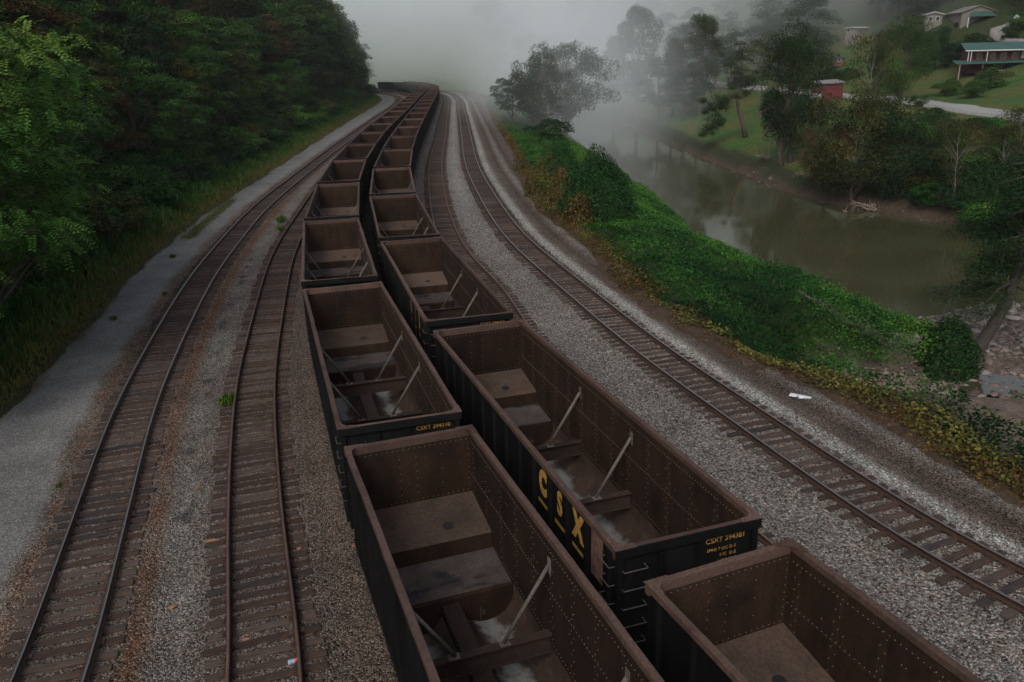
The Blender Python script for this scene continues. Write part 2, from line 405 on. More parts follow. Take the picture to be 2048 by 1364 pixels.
for k in U: 
    for _ in range(10): U[k][1:-1] = .25 * U[k][:-2] + .5 * U[k][1:-1] + .25 * U[k][2:]
U['D'] = np.zeros(len(SA))
uL = u_of(ROADL) - .6; uR = u_of(KUDZU) + .5
fine = np.concatenate([np.arange(0, 95, .5), np.arange(95, 200, 1.5), np.arange(200, SA[-1], 3)])
def Ui(k, s): return np.interp(s, SA, U[k])
uu = np.linspace(0, 1, 260)
sg, ug = np.meshgrid(fine, uu, indexing='ij')
lo = np.interp(fine, SA, uL)[:, None]; hi = np.interp(fine, SA, uR)[:, None]
ug = lo + ug * (hi - lo)
cxs = np.stack([np.interp(fine, SA, D0[:, 0]), np.interp(fine, SA, D0[:, 1])], 1)
nn = np.stack([np.interp(fine, SA, ND[:, 0]), np.interp(fine, SA, ND[:, 1])], 1)
YX = cxs[:, None, 0] + nn[:, None, 0] * ug; YY = cxs[:, None, 1] + nn[:, None, 1] * ug
n1 = fbm(YX * .7, YY * .7, 40); n2 = fbm(YX * 2.4, YY * 2.4, 50, 3); n3 = noise2(YX * .13, YY * .13, 5)
yz = np.full(ug.shape, -.17)
for k in 'ABCDEF':
    du = np.abs(ug - Ui(k, sg)); yz = np.maximum(yz, np.interp(du, [0, 1.32, 1.75, 2.3], [-.045, -.045, -.11, -.2]))
duA = ug - Ui('A', sg); duF = ug - Ui('F', sg)
yz = np.where(duA < -1.7, np.interp(-duA, [1.7, 2.3, 9], [-.09, -.13, -.08]), yz)
rut = .10 * np.exp(-((duF - 3.35 - .25 * (n3 - .5)) / .22) ** 2) + .10 * np.exp(-((duF - 4.9 - .3 * (n3 - .5)) / .28) ** 2)
yz = np.where(duF > 1.3, np.interp(duF, [1.3, 2.0, 2.6, 4, 6, 9], [-.04, -.13, -.24, -.26, -.2, -.05]) - rut, yz)
yz += (n1 - .5) * .05 + (n2 - .5) * .05
yz[:, 0] = -.6; yz[:, -1] = -.6
# stone, dirt, rust and coal dust colours, darker under cars and in ruts
def lerp(a, b, t): return a * (1 - t[..., None]) + b * t[..., None]
def A3(*c): return np.array(c)
yc = np.ones(ug.shape + (3,)) * A3(.125, .108, .096)
bell = lambda x, c, w: np.exp(-((x - c) / w) ** 2)
step_ = lambda x, a, b: np.clip((x - a) / (b - a), 0, 1)
duB = ug - Ui('B', sg); duE = ug - Ui('E', sg); duC = ug - Ui('C', sg)
road = 1 - step_(duA + (n1 - .5) * .8, -2.2, -1.7)
yc = lerp(yc, A3(.152, .153, .148), road)
yc = lerp(yc, A3(.105, .108, .11), road * bell(duA, -4.2 + (n3 - .5), .8) * .6)
yc = lerp(yc, A3(.115, .1, .088), bell(duA, 0, 1.0) * .8)
yc = lerp(yc, A3(.12, .058, .03), np.clip(bell(duA, 1.62 + (n1 - .5) * .3, .3) * 1.1 * (n2 * .8 + .5), 0, 1))
yc = lerp(yc, A3(.12, .065, .04), bell(duA, -1.5, .3) * .5 * (n2 > .45))
yc = lerp(yc, A3(.118, .098, .09), bell(duB, 0, 1.6))
yc = lerp(yc, A3(.165, .165, .155), np.clip(bell(duB, -2.1, .7) * n1 * 1.3, 0, 1))
yc = lerp(yc, A3(.11, .09, .075), step_(duB, 1.0, 2.2) * (1 - step_(duC, -1, 0)))
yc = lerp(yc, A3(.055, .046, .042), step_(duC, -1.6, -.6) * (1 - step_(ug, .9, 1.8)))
gy_ = step_(ug, 1.6, 2.1) * (1 - step_(duF, 1.2, 1.4)); yc = lerp(yc, A3(.15, .142, .132), gy_)
yc = lerp(yc, A3(.115, .09, .08), bell(duE, 0, 1.0) * .75)
pale = step_(duE, 1.4, 2.0) * (1 - step_(duF, -2.0, -1.4)) * step_(YY, 50, 90); yc = lerp(yc, A3(.19, .195, .185), pale)
yc = lerp(yc, A3(.12, .095, .082), bell(duF, 0, .95) * .5)
yc = lerp(yc, A3(.24, .245, .23), np.clip(bell(duF, 1.75, .42) * (.5 + n1), 0, 1))
dirt = step_(duF + (n1 - .5) * .5, 2.2, 2.7); yc = lerp(yc, A3(.098, .08, .067), dirt)
yc = lerp(yc, A3(.17, .165, .155), dirt * np.clip(bell(duF, 4.1, .35) * (.3 + n1), 0, 1))
yc = lerp(yc, A3(.1, .085, .082), step_(duF, 5.2, 6.0))
yc = yc * (.82 + .4 * fbm(YX * .33, YY * .33, 71, 3))[..., None]
yc = lerp(yc, A3(.05, .04, .034), np.clip(rut * 7, 0, 1) * .8)
edge = (ug - hi); yc = lerp(yc, A3(.085, .048, .03), step_(edge + (n1 - .5) * 2.2, -1.3, -.2))
el = (ug - lo); yc = lerp(yc, A3(.07, .05, .028), 1 - step_(el + (n1 - .5) * 1.2, .2, .9))
coal = (bell(duA, 2.35, .35) * step_(n2, .55, .7) * (YY > 20) * (YY < 55)); yc = lerp(yc, A3(.03, .03, .032), coal * .8)
coarse = np.clip(gy_ + bell(duF, 1.75, .5), 0, 1) * (1 - road)
ns, nu = ug.shape
ii = (np.arange(ns - 1)[:, None] * nu + np.arange(nu - 1)[None, :]).ravel()
YF = np.stack([ii, ii + 1, ii + nu + 1, ii + nu], 1)[:, ::-1]
YV = np.stack([YX.ravel(), YY.ravel(), yz.ravel()], 1)
zone = np.repeat(road.reshape(-1, 1), 3, 1)
ycol = np.concatenate([yc.reshape(-1, 3), coarse.reshape(-1, 1)], 1)

m, nt, bs = new_mat('crushed_stone'); co = coords(nt)
att = N(nt, 'ShaderNodeAttribute', attribute_name='lc')
def stones(scale, rnd=1.0):
    v = N(nt, 'ShaderNodeTexVoronoi', Scale=scale, Randomness=rnd); L(nt, co, v.inputs['Vector']); return v
vf = stones(26); vc = stones(18)
def vary(v):
    sep = N(nt, 'ShaderNodeSeparateColor'); L(nt, v.outputs['Color'], sep.inputs[0])
    b = ramp(nt, sep.outputs[0], [(0, (.14, .135, .13)), (.3, (.58, .56, .54)), (.6, (.98, .96, .94)), (.85, (1.6, 1.6, 1.57)), (1, (2.6, 2.6, 2.55))]).outputs[0]
    h = ramp(nt, sep.outputs[1], [(0, (1.12, .92, .84)), (.35, (1.05, .98, .93)), (.7, (1, 1, 1)), (1, (.9, 1, 1.05))]).outputs[0]
    return mix(nt, 1.0, b, h, 'MULTIPLY')
cv = mix(nt, att.outputs['Alpha'], vary(vf), vary(vc))
az_ = N(nt, 'ShaderNodeAttribute', attribute_name='zone'); rfac = math_(nt, 'MULTIPLY', az_.outputs['Fac'], .55)
cv = mix(nt, rfac, cv, (1, 1, 1))
c = mix(nt, 1.0, att.outputs['Color'], cv, 'MULTIPLY')
big = noise(nt, co, .5, 5, .6); c = mix(nt, 1.0, c, ramp(nt, big, [(.3, (.8, .79, .78)), (.7, (1.18, 1.17, 1.16))]).outputs[0], 'MULTIPLY')
L(nt, c, bs.inputs['Base Color']); bs.inputs['Roughness'].default_value = .95; bs.inputs['Specular IOR Level'].default_value = .05
hgt = N(nt, 'ShaderNodeMix', data_type='FLOAT'); L(nt, att.outputs['Alpha'], hgt.inputs[0]); L(nt, vf.outputs['Distance'], hgt.inputs[2]); L(nt, vc.outputs['Distance'], hgt.inputs[3])
inv = math_(nt, 'SUBTRACT', 1.0, hgt.outputs[0]); bump(nt, bs, math_(nt, 'MULTIPLY', inv, math_(nt, 'SUBTRACT', 1.0, math_(nt, 'MULTIPLY', az_.outputs['Fac'], .75))), 1.0, .05)
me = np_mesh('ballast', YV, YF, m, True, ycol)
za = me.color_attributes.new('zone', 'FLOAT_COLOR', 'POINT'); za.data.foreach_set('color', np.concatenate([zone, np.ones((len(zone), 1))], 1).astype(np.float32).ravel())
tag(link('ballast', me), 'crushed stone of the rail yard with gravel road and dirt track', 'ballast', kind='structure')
STONE = m
def yard_z(x, y):
    i = ((YX - x) ** 2 + (YY - y) ** 2).argmin(); return float(yz.ravel()[i])

# ------------------------------------------------------------------ tracks
m, nt, bs = new_mat('tie_wood'); co = coords(nt)
oi = N(nt, 'ShaderNodeObjectInfo'); ge = N(nt, 'ShaderNodeNewGeometry')
rr = math_(nt, 'FRACT', math_(nt, 'ADD', oi.outputs['Random'], ge.outputs['Random Per Island']))
c = ramp(nt, rr, [(0, (.03, .028, .03)), (.1, (.045, .038, .036)), (.2, (.044, .031, .026)), (.6, (.06, .044, .037)), (1, (.084, .066, .058))]).outputs[0]
mp = N(nt, 'ShaderNodeMapping'); mp.inputs['Scale'].default_value = (2, 40, 40); L(nt, co, mp.inputs['Vector'])
gr = noise(nt, mp.outputs[0], 1, 4, .6)
c = mix(nt, 1.0, c, ramp(nt, gr, [(.3, (.55, .53, .52)), (.7, (1.35, 1.33, 1.3))]).outputs[0], 'MULTIPLY')
bl = noise(nt, co, 3, 5, .7); c = mix(nt, ramp(nt, bl, [(.55, (0, 0, 0)), (.75, (.7, .7, .7))]).outputs[0], c, (.12, .055, .03))
L(nt, c, bs.inputs['Base Color']); bs.inputs['Roughness'].default_value = .9; bs.inputs['Specular IOR Level'].default_value = .06
bump(nt, bs, gr, .6, .02)
TIE = m
RAIL = rusty('rail_steel', (.065, .04, .03), (.04, .026, .02), (.1, .058, .038), streak=False)
m, nt, bs = new_mat('rail_top_steel'); bs.inputs['Base Color'].default_value = (.25, .225, .21, 1); bs.inputs['Metallic'].default_value = .85; bs.inputs['Roughness'].default_value = .36
SHINY = m
DULL = rusty('rail_top_rust', (.13, .085, .068), (.09, .06, .05), (.17, .11, .085), streak=False, rough=.6)
PLATE = rusty('tie_plate_rust', (.07, .045, .036), (.05, .034, .028), (.1, .06, .045), streak=False)

def track_path(k, du=0.0):
    u = U[k] + du
    return D0 + ND * u[:, None]
RAILP = [(-.075, .02), (.075, .02), (.075, .035), (.018, .055), (.018, .15), (.036, .162), (.036, .196), (-.036, .196), (-.036, .162), (-.018, .15), (-.018, .055), (-.075, .035)]
def rail_mesh(k, side, s0, s1, mat, top):
    Q = track_path(k, side * .755); s = SA; sel = (s >= s0) & (s <= s1)
    Q = Q[sel]; T = tang(Q); Nn = np.stack([T[:, 1], -T[:, 0]], 1); n = len(Q); m_ = len(RAILP)
    V = np.zeros((n, m_, 3))
    for j, (a, b) in enumerate(RAILP):
        V[:, j, :2] = Q + Nn * a; V[:, j, 2] = b
    i = (np.arange(n - 1)[:, None] * m_ + np.arange(m_)[None, :]); jn = (np.arange(m_) + 1) % m_
    F = np.stack([i, i + m_, (np.arange(n - 1)[:, None] * m_ + jn[None, :]) + m_, np.arange(n - 1)[:, None] * m_ + jn[None, :]], 2).reshape(-1, 4)
    me = np_mesh('rail', V.reshape(-1, 3), F, mat)
    me.materials.append(top)
    fi = np.zeros((n - 1, m_), np.int32); fi[:, 6] = 1
    me.polygons.foreach_set('material_index', fi.ravel()); return me
def tie_variant():
    l, wd = 1.28 + random.uniform(-.06, .05), .112 + random.uniform(-.012, .01)
    mb = MB(); q = lambda a: a + random.uniform(-.012, .012)
    P = [(q(-l), q(-wd), -.16), (q(l), q(-wd), -.16), (q(l), q(wd), -.16), (q(-l), q(wd), -.16), (q(-l), q(-wd), q(.012)), (q(l), q(-wd), q(.012)), (q(l), q(wd), q(.012)), (q(-l), q(wd), q(.012))]
    P = [(x, y, min(z, .018)) for x, y, z in P]
    mb.hexa(P); return mb
TIE_V = [tie_variant() for _ in range(9)]
TIE_ME = [t.mesh('tie', TIE, bevel=.012) for t in TIE_V]
pm = MB()
pm.box(-.17, .17, -.088, .088, .016, .03)
for a in (-.1, .1):
    pm.box(a - .016, a + .016, -.055, -.025, .029, .055); pm.box(a - .016, a + .016, .025, .055, .029, .055)
PLATE_ME = pm.mesh('tie_plate', PLATE)
def build_track(k, label, s0, s1, near, spacing, rail_mat, top_mat, plates=45):
    i0 = int(np.searchsorted(SA, near))
    Q = track_path(k); T = tang(Q)
    root = empty('railway_track', (Q[i0][0], Q[i0][1], 0)); tag(root, label, 'railway track', 'parallel tracks of the yard')
    off = np.array([Q[i0][0], Q[i0][1], 0])
    def place(o): o.location = (0, 0, 0); o.matrix_parent_inverse = Matrix.Translation(-Vector(off)); return o
    for side in (-1, 1): place(link('rail', rail_mesh(k, side, s0, s1, rail_mat, top_mat), root))
    L0 = np.concatenate([[0], np.cumsum(np.linalg.norm(np.diff(Q, axis=0), axis=1))])
    sn = L0[i0]; a0 = L0[np.searchsorted(SA, s0)]; a1 = L0[min(np.searchsorted(SA, s1), len(L0) - 1)]
    st = np.arange(a0, a1, spacing); st = st + np.random.default_rng(ord(k)).uniform(-.035, .035, len(st))
    single = [x for x in st if x >= sn][:100]; rest = [x for x in st if x < sn or x > (single[-1] + .2 if single else -1e9)]
    def pose(x):
        x_, y_ = np.interp(x, L0, Q[:, 0]), np.interp(x, L0, Q[:, 1]); tx, ty = np.interp(x, L0, T[:, 0]), np.interp(x, L0, T[:, 1])
        return x_ , y_, math.atan2(ty, tx) - math.pi / 2
    for j, x in enumerate(single):
        px, py, a = pose(x)
        o = link('tie', random.choice(TIE_ME), root); sh = random.uniform(-.06, .06)
        o.location = (px - off[0] + sh * math.cos(a), py - off[1] + sh * math.sin(a), random.uniform(-.012, .004)); o.rotation_euler = (0, random.uniform(-.006, .006), a + random.uniform(-.035, .035))
        if j < plates:
            for sx in (-1, 1): p = link('tie_plate', PLATE_ME, o); p.location = (sx * .755 - sh, 0, -o.location.z)
    mb = MB()
    for x in rest:
        px, py, a = pose(x); a += random.uniform(-.02, .02); ca, sa = math.cos(a), math.sin(a); dz = random.uniform(-.012, .004); t = random.choice(TIE_V)
        mb.add([(px + ca * X - sa * Y, py + sa * X + ca * Y, z + dz) for X, Y, z in t.v], t.f)
    if rest: o = place(mb.obj('ties', TIE, root)); o['kind'] = 'stuff'
    return root
s_at = lambda y: float(np.interp(y, D0[:, 1], SA))
END = SA[-1] - 2
build_track('A', 'rust stained track beside the gravel road, its tie ends edged with orange dust', 0, END, s_at(11.5), .46, RAIL, SHINY)
build_track('B', 'narrow looking brown railed track half sunk in gravel left of the empty cars', 0, END, s_at(12), .46, RAIL, DULL)
build_track('C', 'track under the left string of empty coal cars', 0, END, s_at(0), .55, RAIL, SHINY, 0)
build_track('D', 'track under the right string of empty coal cars', 0, END, s_at(0), .55, RAIL, SHINY, 0)
build_track('E', 'curving track just right of the cars, half hidden by their sides', 0, END, s_at(46), .52, RAIL, DULL, 0)
build_track('F', 'rightmost track with bold dark rails beside the dirt service road', 0, END, s_at(13), .52, RAIL, SHINY, 60)
# ------------------------------------------------------------------ the empty coal cars
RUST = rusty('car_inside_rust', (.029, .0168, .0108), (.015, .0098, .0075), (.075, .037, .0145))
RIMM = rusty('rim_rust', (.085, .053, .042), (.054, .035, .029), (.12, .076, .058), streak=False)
BLACK = rusty('black_car_paint', (.007, .007, .0075), (.004, .004, .0045), (.016, .012, .011), rough=.7)
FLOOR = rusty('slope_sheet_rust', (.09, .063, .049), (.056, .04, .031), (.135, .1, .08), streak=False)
BEAM = rusty('beam_rust', (.04, .027, .022), (.026, .019, .016), (.066, .046, .038), streak=False)
GALV = rusty('strut_steel', (.13, .112, .1), (.085, .065, .053), (.19, .175, .165), streak=False, rough=.55)
RIVET = plain('rivet_steel', (.2, .16, .135), .6, .2, 20, .2, 0)
IRON = plain('grab_iron_steel', (.06, .05, .045), .7, .3, 8)
WHEEL = plain('wheel_steel', (.05, .038, .032), .7, .3, 6, .2)
YEL = plain('yellow_paint', (.33, .18, .03), .8, .6, 9, 0, 0)
HOLE = plain('drain_hole_dark', (.006, .006, .006), .9, .1, 4, 0, 0)
PATCH = plain('faded_patch_paint', (.12, .058, .045), .8, .75, 5)
ORNG = plain('orange_reflector', (.55, .16, .03), .6, .2, 5, 0, 0)
# pale limey residue lying in the tubs
def residue(name, kind):
    m, nt, bs = new_mat(name); co = coords(nt)
    sep = N(nt, 'ShaderNodeSeparateXYZ'); L(nt, co, sep.inputs[0])
    oi = N(nt, 'ShaderNodeObjectInfo'); ad = N(nt, 'ShaderNodeVectorMath', operation='ADD'); L(nt, co, ad.inputs[0])
    sc = N(nt, 'ShaderNodeVectorMath', operation='SCALE'); L(nt, oi.outputs['Location'], sc.inputs[0]); sc.inputs['Scale'].default_value = 2.1; L(nt, sc.outputs[0], ad.inputs[1]); v = ad.outputs[0]
    fine = noise(nt, v, 16, 5, .7); broad = noise(nt, v, 1.3, 5, .65)
    base = ramp(nt, broad, [(.35, (.035, .024, .02)), (.65, (.065, .042, .031))]).outputs[0]
    if kind == 'tub':
        ax = math_(nt, 'ABSOLUTE', sep.outputs[0]); d = math_(nt, 'ABSOLUTE', math_(nt, 'SUBTRACT', ax, .84))
        d = math_(nt, 'ADD', d, math_(nt, 'MULTIPLY', math_(nt, 'SUBTRACT', broad, .5), 1.1)); d = math_(nt, 'ADD', d, math_(nt, 'MULTIPLY', math_(nt, 'SUBTRACT', fine, .5), .25))
        f = ramp(nt, d, [(.1, (1, 1, 1)), (.3, (0, 0, 0))]).outputs[0]
        c = mix(nt, f, base, (.2, .2, .185))
        st = noise(nt, v, 3.2, 6, .75); c = mix(nt, ramp(nt, st, [(.56, (0, 0, 0)), (.66, (.8, .8, .8))]).outputs[0], c, (.12, .07, .05))
    else:
        st = N(nt, 'ShaderNodeMapping'); st.inputs['Scale'].default_value = (.8, 1.6, 1); L(nt, v, st.inputs['Vector'])
        b2 = noise(nt, st.outputs[0], 1.1, 5, .55)
        base = ramp(nt, broad, [(.3, (.05, .037, .032)), (.6, (.085, .067, .06)), (.75, (.13, .11, .1))]).outputs[0]
        c = mix(nt, ramp(nt, b2, [(.53, (0, 0, 0)), (.6, (.93, .93, .93))]).outputs[0], base, (.022, .022, .024))
    c = mix(nt, 1.0, c, ramp(nt, fine, [(.3, (.7, .7, .7)), (.7, (1.25, 1.25, 1.25))]).outputs[0], 'MULTIPLY')
    L(nt, c, bs.inputs['Base Color']); bs.inputs['Roughness'].default_value = .8; bs.inputs['Specular IOR Level'].default_value = .12
    bump(nt, bs, fine, .3, .015); return m
TUBM = residue('tub_residue', 'tub'); LEDGE = residue('coal_ledge', 'ledge')

CL = 14.17; HL = CL / 2; RZ = 3.79
RIBS = [.38 + 1.03 * k for k in range(14)]
ME = {}
for sx in (-1, 1):
    mb = MB()
    a, b = sx * 1.515, sx * 1.535
    mb.box(min(a, b), max(a, b), -HL + .1, HL - .1, 1.1, 3.7)
    ME['side_wall', sx] = mb.mesh('side_wall', None)
    mb = MB()
    for s in RIBS:
        y = HL - s; x0, x1 = sx * 1.535, sx * 1.612
        mb.prism([(x0, y - .075), (x1, y - .035), (x1, y + .035), (x0, y + .075)], 'z', 1.24, 3.655)
    lo_, hi_ = sorted((sx * 1.535, sx * 1.60)); mb.box(lo_, hi_, -HL + .12, HL - .12, 1.02, 1.235)
    ME['side_rib', sx] = mb.mesh('side_stakes', BLACK)
    lo_, hi_ = sorted((sx * 1.515, sx * 1.506)); mb = MB().box(lo_, hi_, -HL + .13, HL - .13, 2.43, 2.475).box(lo_, hi_, -HL + .13, HL - .13, 3.42, 3.655)
    for s in RIBS:
        y = HL - s; l2, h2 = sorted((sx * 1.515, sx * 1.510)); mb.box(l2, h2, y - .09, y + .09, 1.3, 2.428); mb.box(l2, h2, y - .09, y + .09, 2.477, 3.418)
    ME['seam', sx] = mb.mesh('seam_strip', RUST)
    # side wall: inside rust, outside black
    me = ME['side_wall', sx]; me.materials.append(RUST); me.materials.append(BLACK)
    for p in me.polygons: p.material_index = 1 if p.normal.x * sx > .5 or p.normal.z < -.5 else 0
for sy in (-1, 1):
    mb = MB(); y0, y1 = sorted((sy * (HL - .12), sy * (HL - .10)))
    mb.box(-1.513, 1.513, y0, y1, 1.1, 3.62)
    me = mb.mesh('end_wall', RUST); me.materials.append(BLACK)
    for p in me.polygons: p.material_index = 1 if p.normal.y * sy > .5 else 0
    ME['end_wall', sy] = me
    mb = MB()
    for x in (-.6, .2):
        mb.prism([(x - .06, sy * (HL - .10)), (x + .06, sy * (HL - .10)), (x + .035, sy * (HL - .02)), (x - .035, sy * (HL - .02))], 'z', 1.1, 3.5)
    y0, y1 = sorted((sy * (HL - .098), sy * (HL - .01)))
    mb.box(-1.56, -1.44, y0, y1, 1.1, 3.6); mb.box(1.44, 1.56, y0, y1, 1.1, 3.6)
    y0, y1 = sorted((sy * (HL - .25), sy * HL)); mb.box(-1.53, 1.53, y0, y1, .86, 1.095)
    ME['end_post', sy] = mb.mesh('end_posts', BLACK)
# rim: flat-topped angle right round
for sx in (-1, 1):
    for v_ in range(4):
        st_ = np.linspace(-HL + .135, HL - .135, 19); mb = MB(); V = []; gq = random.Random(v_ * 2 + sx)
        for y in st_:
            dx, dz = gq.gauss(0, .004), gq.gauss(0, .004); V += [(sx * 1.49 + dx, y, 3.655), (sx * 1.625 + dx, y, 3.66 + dz), (sx * 1.625 + dx, y, RZ - .014 + dz), (sx * 1.611 + dx, y, RZ + dz), (sx * 1.504 + dx, y, RZ + dz), (sx * 1.49 + dx, y, RZ - .014 + dz)]
        mb.add(V, [(i * 6 + k, i * 6 + (k + 1) % 6, i * 6 + 6 + (k + 1) % 6, i * 6 + 6 + k) for i in range(18) for k in range(6)] + [tuple(range(6)), tuple(range(18 * 6 + 5, 18 * 6 - 1, -1))])
        ME['rim_long', sx, v_] = mb.mesh('side_rim', RIMM)
for sy in (-1, 1):
    y0, y1 = sorted((sy * (HL - .132), sy * HL)); me = MB().box(-1.625, 1.625, y0, y1, 3.565, RZ).mesh('end_rim', RIMM, bevel=.012); me.materials.append(BLACK)
    for p in me.polygons:
        if p.normal.y * sy > .7 or p.normal.z < -.5: p.material_index = 1
    ME['rim_end', sy] = me
def corner(sx, sy):
    P = [(1.63, HL + .004), (1.18, HL + .004), (1.16, HL - .05), (1.2, HL - .125), (1.38, HL - .15), (1.47, HL - .26), (1.5, HL - .44), (1.56, HL - .47), (1.63, HL - .45)]
    mb = MB(); Q = [(sx * x, sy * y) for x, y in P]; mb.prism(Q, 'z', RZ - .01, RZ + .014)
    for x, y in ((1.25, HL - .055), (1.33, HL - .055), (1.41, HL - .055), (1.565, HL - .2), (1.565, HL - .29), (1.565, HL - .38)):
        mb.disc((sx * x, sy * y, RZ + .02), .018, 'z', .018, 8)
    return mb.mesh('corner_plate', RIMM)
for sx in (-1, 1):
    for sy in (-1, 1): ME['corner', sx, sy] = corner(sx, sy)
SLP = [(.12, 1.98), (1.58, 1.71), (1.68, 1.66), (1.74, 1.27), (3.08, 1.17), (3.16, 1.13), (3.18, .93)]
for sy in (-1, 1):
    def ribbon(pts, mat, name):
        mb = MB(); up = [(sy * (HL - s), z) for s, z in pts]
        dn = [(sy * (HL - s + .012), z - .03) for s, z in pts]
        for i in range(len(pts) - 1):
            mb.prism([up[i], up[i+1], dn[i+1], dn[i]], 'x', -1.512, 1.512)
        return mb.mesh(name, mat)
    ME['slope', sy] = ribbon(SLP[:3], FLOOR, 'end_slope')
    ME['riser', sy] = ribbon(SLP[2:4], RUST, 'riser')
    ME['ledge', sy] = ribbon(SLP[3:5], LEDGE, 'ledge')
    ME['lip', sy] = ribbon(SLP[4:], RUST, 'ledge_lip')
    mb = MB(); y = sy * (HL - 1.2); z = 1.98 - (1.2 - .12) / 1.46 * .27
    mb.add([(.55 + .14 * math.cos(a), y + .14 * math.sin(a), z + .006 + .14 * math.sin(a) * sy * .185) for a in np.linspace(0, 2 * math.pi, 24, endpoint=False)], [tuple(range(24))])
    ME['drain', sy] = mb.mesh('drain_hole', HOLE)
# twin tub with its bulkheads
prof = [(1.512, 1.2)] + [(.85 + .66 * math.cos(a), 1.0 + .62 * math.sin(a)) for a in np.linspace(-.1, -math.pi * .72, 12)] + [(.2, .8)]
V = []; F = []
y0, y1 = -(HL - 3.2), HL - 3.2
for sx in (-1, 1):
    o = len(V); n = len(prof)
    for y in (y0, y1): V += [(sx * x, y, z) for x, z in prof]
    F += [(o + i, o + i + 1, o + n + i + 1, o + n + i) for i in range(n - 1)]
    o = len(V)
me = bpy.data.meshes.new('tub'); me.from_pydata(V, [], F); me.materials.append(TUBM); me.polygons.foreach_set('use_smooth', [True] * len(me.polygons)); ME['tub'] = me
for sy in (-1, 1):
    mb = MB()
    for sx in (-1, 1):
        n = len(prof); y = sy * (HL - 3.21)
        P = [(sx * x, y, z) for x, z in prof] + [(sx * .2, y, 1.10), (sx * 1.512, y, 1.10 + .1)]
        mb.add(P, [tuple(range(len(P)))])
    mb.add([(-.2, sy * (HL - 3.21), .8), (.2, sy * (HL - 3.21), .8), (.2, sy * (HL - 3.21), 1.1), (-.2, sy * (HL - 3.21), 1.1)], [(0, 1, 2, 3)])
    ME['bulkhead', sy] = mb.mesh('tub_bulkhead', RUST)
ME['sill'] = MB().box(-.205, .205, y0 + .02, y1 - .02, .62, 1.075).mesh('center_sill', BEAM, bevel=.02)
for i, s in enumerate((5.43, 8.74)):
    y = HL - s; mb = MB().box(-1.505, 1.505, y - .1, y + .1, 1.495, 1.525).box(-1.505, 1.505, y - .02, y + .02, 1.1, 1.494).box(-1.505, 1.505, y - .09, y + .09, 1.078, 1.099)
    ME['beam', i] = mb.mesh('crossbeam', BEAM)
    for sx in (-1, 1):
        ME['strut', i, sx] = MB().tube([(sx * .5, y, 1.56), (sx * 1.49, y, 3.12)], .042, 10).mesh('strut', GALV, True)
        mb = MB().box(*sorted((sx * .42, sx * .64)), y - .085, y + .085, 1.526, 1.545).prism([(sx * .5, 1.545), (sx * .62, 1.545), (sx * .6, 1.7)], 'y', y - .012, y + .012)
        ME['foot', i, sx] = mb.mesh('foot_plate', GALV)
        ME['wallp', i, sx] = MB().box(*sorted((sx * 1.496, sx * 1.509)), y - .075, y + .075, 2.93, 3.28).mesh('wall_plate', GALV)
# rivets: one mesh of all heads inside the car
rv = []
for sx in (-1, 1):
    x = sx * 1.504
    for y in np.arange(-HL + .25, HL - .2, .115): rv += [(x, y, 3.46), (sx * 1.508, y + .05, 2.5) , (sx * 1.512, y, 1.32)]
    for s in RIBS:
        for z in np.arange(1.45, 3.4, .27):
            for dy in (-.055, .055): rv.append((sx * 1.508, HL - s + dy + random.uniform(-.01, .01), z + (.09 if dy > 0 else 0)))
    for k in range(26): rv.append((sx * 1.513, random.uniform(-HL + .3, HL - .3), random.choice((2.2, 2.75, 3.1, 1.8))))
for sy in (-1, 1):
    y = sy * (HL - .124)
    for x in np.arange(-1.42, 1.43, .135): rv += [(x, y, 3.5), (x, sy * (HL - .135), 2.06)]
    for x in (-.32, .1): rv += [(x, y, z) for z in np.arange(2.25, 3.4, .2)]
    rv += [(.75, y, z) for z in (3.2, 2.8, 2.4)] + [(sx * 1.46, y, z) for sx in (-1, 1) for z in np.arange(2.2, 3.45, .17)]
for y in np.arange(y0 + .2, y1 - .1, .16): rv += [(.213, y, 1.03), (-.213, y, 1.03)]
rv = np.array(rv); r_ = .0135
octa = np.array([(1, 0, 0), (-1, 0, 0), (0, 1, 0), (0, -1, 0), (0, 0, 1), (0, 0, -1)]) * r_
OF = np.array([(0, 2, 4), (2, 1, 4), (1, 3, 4), (3, 0, 4), (2, 0, 5), (1, 2, 5), (3, 1, 5), (0, 3, 5)])
RV = (rv[:, None, :] + octa[None]).reshape(-1, 3); RF = (np.arange(len(rv))[:, None, None] * 6 + OF[None]).reshape(-1, 3)
ME['rivets'] = np_mesh('rivets', RV, RF, RIVET, True)
def grab(end, i):
    z = 3.3 - .42 * i; mb = MB()
    if end == 'end': mb.tube([(-1.46, -HL + .1, z), (-1.46, -HL - .06, z), (-.95, -HL - .06, z), (-.95, -HL + .1, z)], .013, 6)
    else: mb.tube([(-1.53, -HL + .2, z), (-1.66, -HL + .2, z), (-1.66, -HL + .62, z), (-1.53, -HL + .62, z)], .013, 6)
    return mb.mesh('grab_iron', IRON)
for e in ('end', 'side'):
    for i in range(5): ME['grab', e, i] = grab(e, i)
mb = MB()
for sx in (-1, 1):
    P = [(-1.15, .52), (-1.0, .75), (-.4, .8), (0, .68), (.4, .8), (1.0, .75), (1.15, .52), (.7, .46), (.35, .38), (-.35, .38), (-.7, .46)]
    mb.prism(P, 'x', *sorted((sx * .93, sx * 1.05)))
mb.box(-.93, .93, -.16, .16, .5, .72)
ME['truck'] = mb.mesh('truck', WHEEL)
mb = MB()
for sx in (-1, 1):
    mb.disc((sx * .765, 0, .62), .42, 'x', .1, 22); mb.disc((sx * .70, 0, .62), .45, 'x', .03, 22)
mb.tube([(-.9, 0, .62), (.9, 0, .62)], .08, 10)
ME['wheelset'] = mb.mesh('wheelset', WHEEL)
